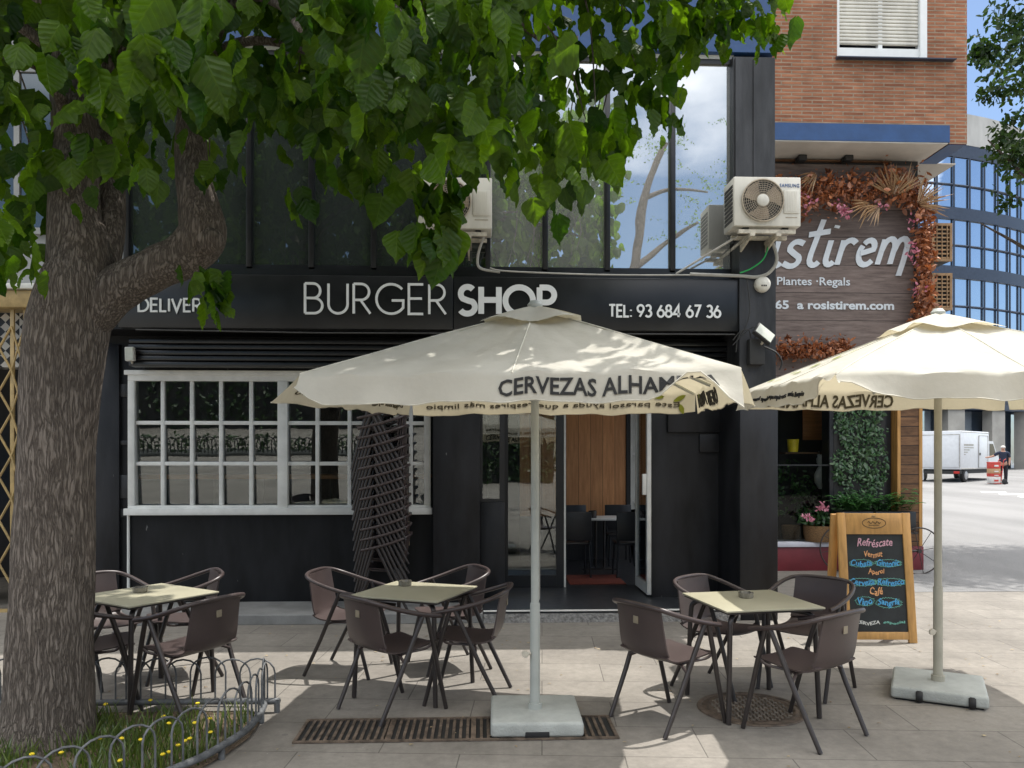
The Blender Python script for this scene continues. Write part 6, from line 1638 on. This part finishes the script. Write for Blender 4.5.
for s_ in (-.27, .27):
    b = MB(); b.lathe([(0, -.03), (.10, -.03), (.13, -.01), (.13, .01), (.10, .03), (0, .03)], (hx+.40, 34.7+s_, zg+.131), 18, 'Y'); b.build('wheel', M['rubber'], ht, 40)
zz = zg+.052
for nm, mt, hgt, lab in (('carton', 'crate_white', .30, 'white printed carton at the bottom of the hand truck load'), ('crate', 'crate_red', .14, 'red crate under the brown carton on the hand truck'), ('carton', 'carton', .22, 'brown carton in the middle of the hand truck load'), ('crate', 'crate_red', .30, 'red crate at the top of the hand truck load')):
    b = MB(); b.box(hx-.12, hx+.27, 34.5, 34.9, zz, zz+hgt, .012)
    if nm == 'crate': b.box(hx-.13, hx+.28, 34.49, 34.91, zz+hgt-.05, zz+hgt-.002, .006)
    o = b.build(nm, M[mt], None, 40, origin=(hx, 34.7, zz)); tag(o, lab, nm)
    bx('printed_band', M['crate_red'] if mt == 'crate_white' else M['crate_white'], o, hx-.04, hx+.16, 34.485, 34.488, zz+hgt*.3, zz+hgt*.55); zz += hgt+.003

# ================================================================== street tree at the right
st = thing('street_tree', 'leafy street tree reaching into the upper right corner of the view', 'tree', (11.9, 14.6, slope(14.6)))
b = MB(); b.tube(spline([(11.9, 14.6, .06), (11.95, 14.6, 2.0), (11.85, 14.5, 4.2), (11.9, 14.6, 6.6), (11.7, 14.5, 9.0)], 5), [.20]*6+[.17]*5+[.13]*5+[.08]*5, 12); b.build('trunk', M['bark'], st, 60)
b = MB()
for tx, ty, tz, z0 in ((9.4, 14.1, 7.6, 4.6), (10.0, 13.6, 8.8, 5.4), (9.6, 14.6, 6.2, 4.2), (13.5, 15, 8.5, 5), (12.5, 13, 8.6, 5), (10.2, 14.2, 10.2, 6.5), (13.4, 14, 6.8, 4.6), (11.9, 16.2, 8, 5)):
    b.tube(spline([(11.88, 14.55, z0), (11.88*.55+tx*.45, 14.55*.55+ty*.45, z0+(tz-z0)*.62), (tx, ty, tz)], 5), [.07, .065, .06, .055, .05, .045, .04, .032, .025, .018, .012], 7)
b.build('limb', M['bark'], st, 60)
it = []; rt = random.Random(3)
blobs = []
for px, py, r in ((998, 40, .62), (985, 55, .28), (978, 48, .2), (1008, 80, .5), (990, 92, .28), (1012, 20, .6), (1004, 150, .40), (1012, 130, .4), (1006, 185, .28), (1010, 205, .2), (1020, 165, .4), (1040, 60, .9), (1050, 150, .9), (1075, 90, 1.1), (1100, 20, 1.2), (1090, -80, 1.3), (1035, -60, 1.0), (1130, 120, 1.2), (1160, 10, 1.3), (1170, -90, 1.2), (1110, 190, .7), (1180, 190, .8), (1120, -180, 1.0), (1060, -150, 1.0)):
    for dy in ((0,) if px < 1030 else (-.9, .7)):
        c = P(px, py, 14.2+dy); blobs.append((c.x, c.y, c.z, r))
blobs += [(10.3, 11.4, 6.6, 1.2), (11.0, 12.7, 7.2, 1.3), (9.9, 10.4, 6.3, .9), (10.6, 10.0, 6.9, 1.0), (11.4, 11.4, 7.6, 1.2), (10.9, 13.4, 6.4, .9)]
for x, y, z, r in blobs:
    for _ in range(int(640*r*r+90)):
        d = rdir()*r*(rt.random()**.45); p = Vector((x, y, z))+Vector((d.x, d.y, d.z*.8))
        if noise.noise(p*2.1) < -.12: continue
        it.append((p, rdir(-.2, 1), rdir(-1, .2), rt.uniform(.09, .17)))
leaf_mesh('crown', M['leaf2'], it, st, 'leaf')

# ================================================================== across the street, behind the viewer (mirrored in the windows)
rh = random.Random(9)
for i, (x0, x1, y, h) in enumerate(((-27, -5.5, -31, 6.5), (-4.5, 5.0, -33, 6.0), (5.0, 17.0, -11.5, 6.0))):  # unseen; made this tall to keep bright sky out of the reflections
    hd = thing('hedge', ('long hedge standing in for dark trees across the plaza on the left', 'shorter hedge standing in for dark trees across the plaza opposite the doorway', 'tall hedge standing in for dark trees across the plaza on the right')[i], 'hedge', ((x0+x1)/2, y, 0))
    it = []
    for _ in range(4200):
        p = Vector((rh.uniform(x0, x1), y+rh.uniform(-.6, .6), rh.uniform(.1, h)))
        if rh.random() < .7:
            if rh.random() < .4: p.z = h+rh.gauss(0, .08)
            else: p.y = y+.6+rh.gauss(0, .08)
        it.append((p, rdir(-.2, 1)+Vector((0, .6, 0)), rdir(), rh.uniform(.16, .30)*(1.5 if i < 2 else 1)))
    leaf_mesh('foliage', M['hedge'], it, hd, 'leaf')
    b = MB()
    for x in [x0+.4+k*(x1-x0-.8)/5 for k in range(6)]: b.tube([(x, y, 0), (x, y, h*.9)], .06, 6)
    b.box(x0+.1, x1-.1, y-.45, y+.45, .05, h-.15); b.build('stem', M['acdark'], hd)
ft = thing('feathery_tree', 'bare limbed tree with feathery leaves mirrored in the right upper windows', 'tree', (3.1, -5.2, 0))
b = MB(); it = []
def limb(pts, r0, r1, tuft=0):
    c = spline(pts, 6); n = len(c); b.tube(c, [1.45*(r0+(r1-r0)*i/(n-1)) for i in range(n)], 8)
    for _ in range(tuft*2):
        e = c[-1]+Vector((rh.gauss(0, .55), rh.gauss(0, .5), rh.gauss(0, .35)))
        dd = Vector((rh.uniform(-1, 1), rh.uniform(-1, 1), rh.uniform(-.6, .3))).normalized()
        for k in range(14): it.append((e+dd*(.05*k)+rdir()*.05, rdir(-.2, 1), rdir(-1, .5), rh.uniform(.05, .09)))
limb([(3.1, -5.2, 0), (3.0, -5.2, 1.8), (2.9, -5.1, 3.6), (2.6, -5.1, 5.0)], .24, .17)
limb([(2.9, -5.1, 3.4), (3.5, -5.0, 5.2), (4.3, -5.1, 7.0), (4.6, -5.0, 9.0), (5.2, -5, 10.6)], .15, .05, 12)
limb([(2.6, -5.1, 4.9), (2.1, -5.2, 6.2), (1.8, -5.3, 7.6), (2.2, -5.3, 9.4)], .13, .04, 9)
limb([(2.6, -5.1, 4.9), (3.2, -5.3, 6.4), (3.2, -5.6, 8.0), (3.7, -5.6, 9.6)], .12, .04, 10)
limb([(4.3, -5.1, 7.0), (5.2, -5.3, 7.8), (6.2, -5.2, 8.4)], .08, .025, 12)
limb([(3.5, -5.0, 5.2), (4.6, -5.0, 5.9), (5.8, -5.2, 6.4), (6.9, -5.1, 7.2)], .10, .03, 12)
limb([(4.6, -5.0, 9.0), (5.6, -5.0, 9.3), (6.4, -5, 9.2)], .05, .02, 10)
limb([(4.6, -5, 5.9), (5.2, -5, 5.0), (6.0, -5.1, 4.7)], .05, .02, 8)
limb([(1.8, -5.3, 7.6), (.9, -5.3, 8.2), (.2, -5.3, 8.4)], .05, .02, 8)
b.build('trunk', M['bark'], ft, 60); leaf_mesh('crown', M['leaf'], it, ft, 'leaf')
# low shrub bed with hoop edging across the plaza, mirrored in the lower window
pl = thing('shrub_bed', 'low bed of shrubs edged with iron hoops across the plaza', 'flower bed', (-12, -11.5, 0))
bx('kerb', M['planterwall'], pl, -22, -2.5, -12.6, -10.9, 0, .12, .03)
it = []
for _ in range(1500): it.append((Vector((rh.uniform(-21.8, -2.7), rh.uniform(-12.5, -11.1), rh.uniform(.12, .75))), rdir(-.2, 1), rdir(-1, .4), rh.uniform(.14, .26)))
leaf_mesh('shrubs', M['hedge'], it, pl, 'leaf')
b = MB(); x = -21.9
while x < -2.9:
    b.tube([(x, -10.95, .1), (x, -10.95, .5)]+[(x+.2-.2*cos(k*pi/6), -10.95, .5+.2*sin(k*pi/6)) for k in range(1, 6)]+[(x+.4, -10.95, .5), (x+.4, -10.95, .1)], .02, 4); x += .27
b.build('hoop_edging', M['rubber'], pl, 60)
# small bits blown about the paving
rl = random.Random(17); V, Fc = [], []
for _ in range(260):
    x, y = rl.uniform(-3.2, 5.5), rl.uniform(4.2, 8.0)
    if inbed(x, y): continue
    r = rl.uniform(.006, .022); a = rl.uniform(0, 6.28); k = len(V); z = .006
    for j, (rr, hh) in enumerate(((1, 0), (.5, .3), (.9, .1), (.45, .35), (1.1, .0), (.5, .2))):
        V.append((x+r*rr*cos(a+j*1.05), y+r*rr*sin(a+j*1.05)*.7, z+r*hh*rl.uniform(.3, 1)))
    Fc.append(tuple(range(k, k+6)))
me = bpy.data.meshes.new('fallen_leaf_litter'); me.from_pydata(V, [], Fc); me.materials.append(M['litter'])
o = bpy.data.objects.new('fallen_leaf_litter', me); COL.objects.link(o); tag(o, 'scattered dry leaf bits and crumbs on the terrace paving', 'litter', kind='stuff')
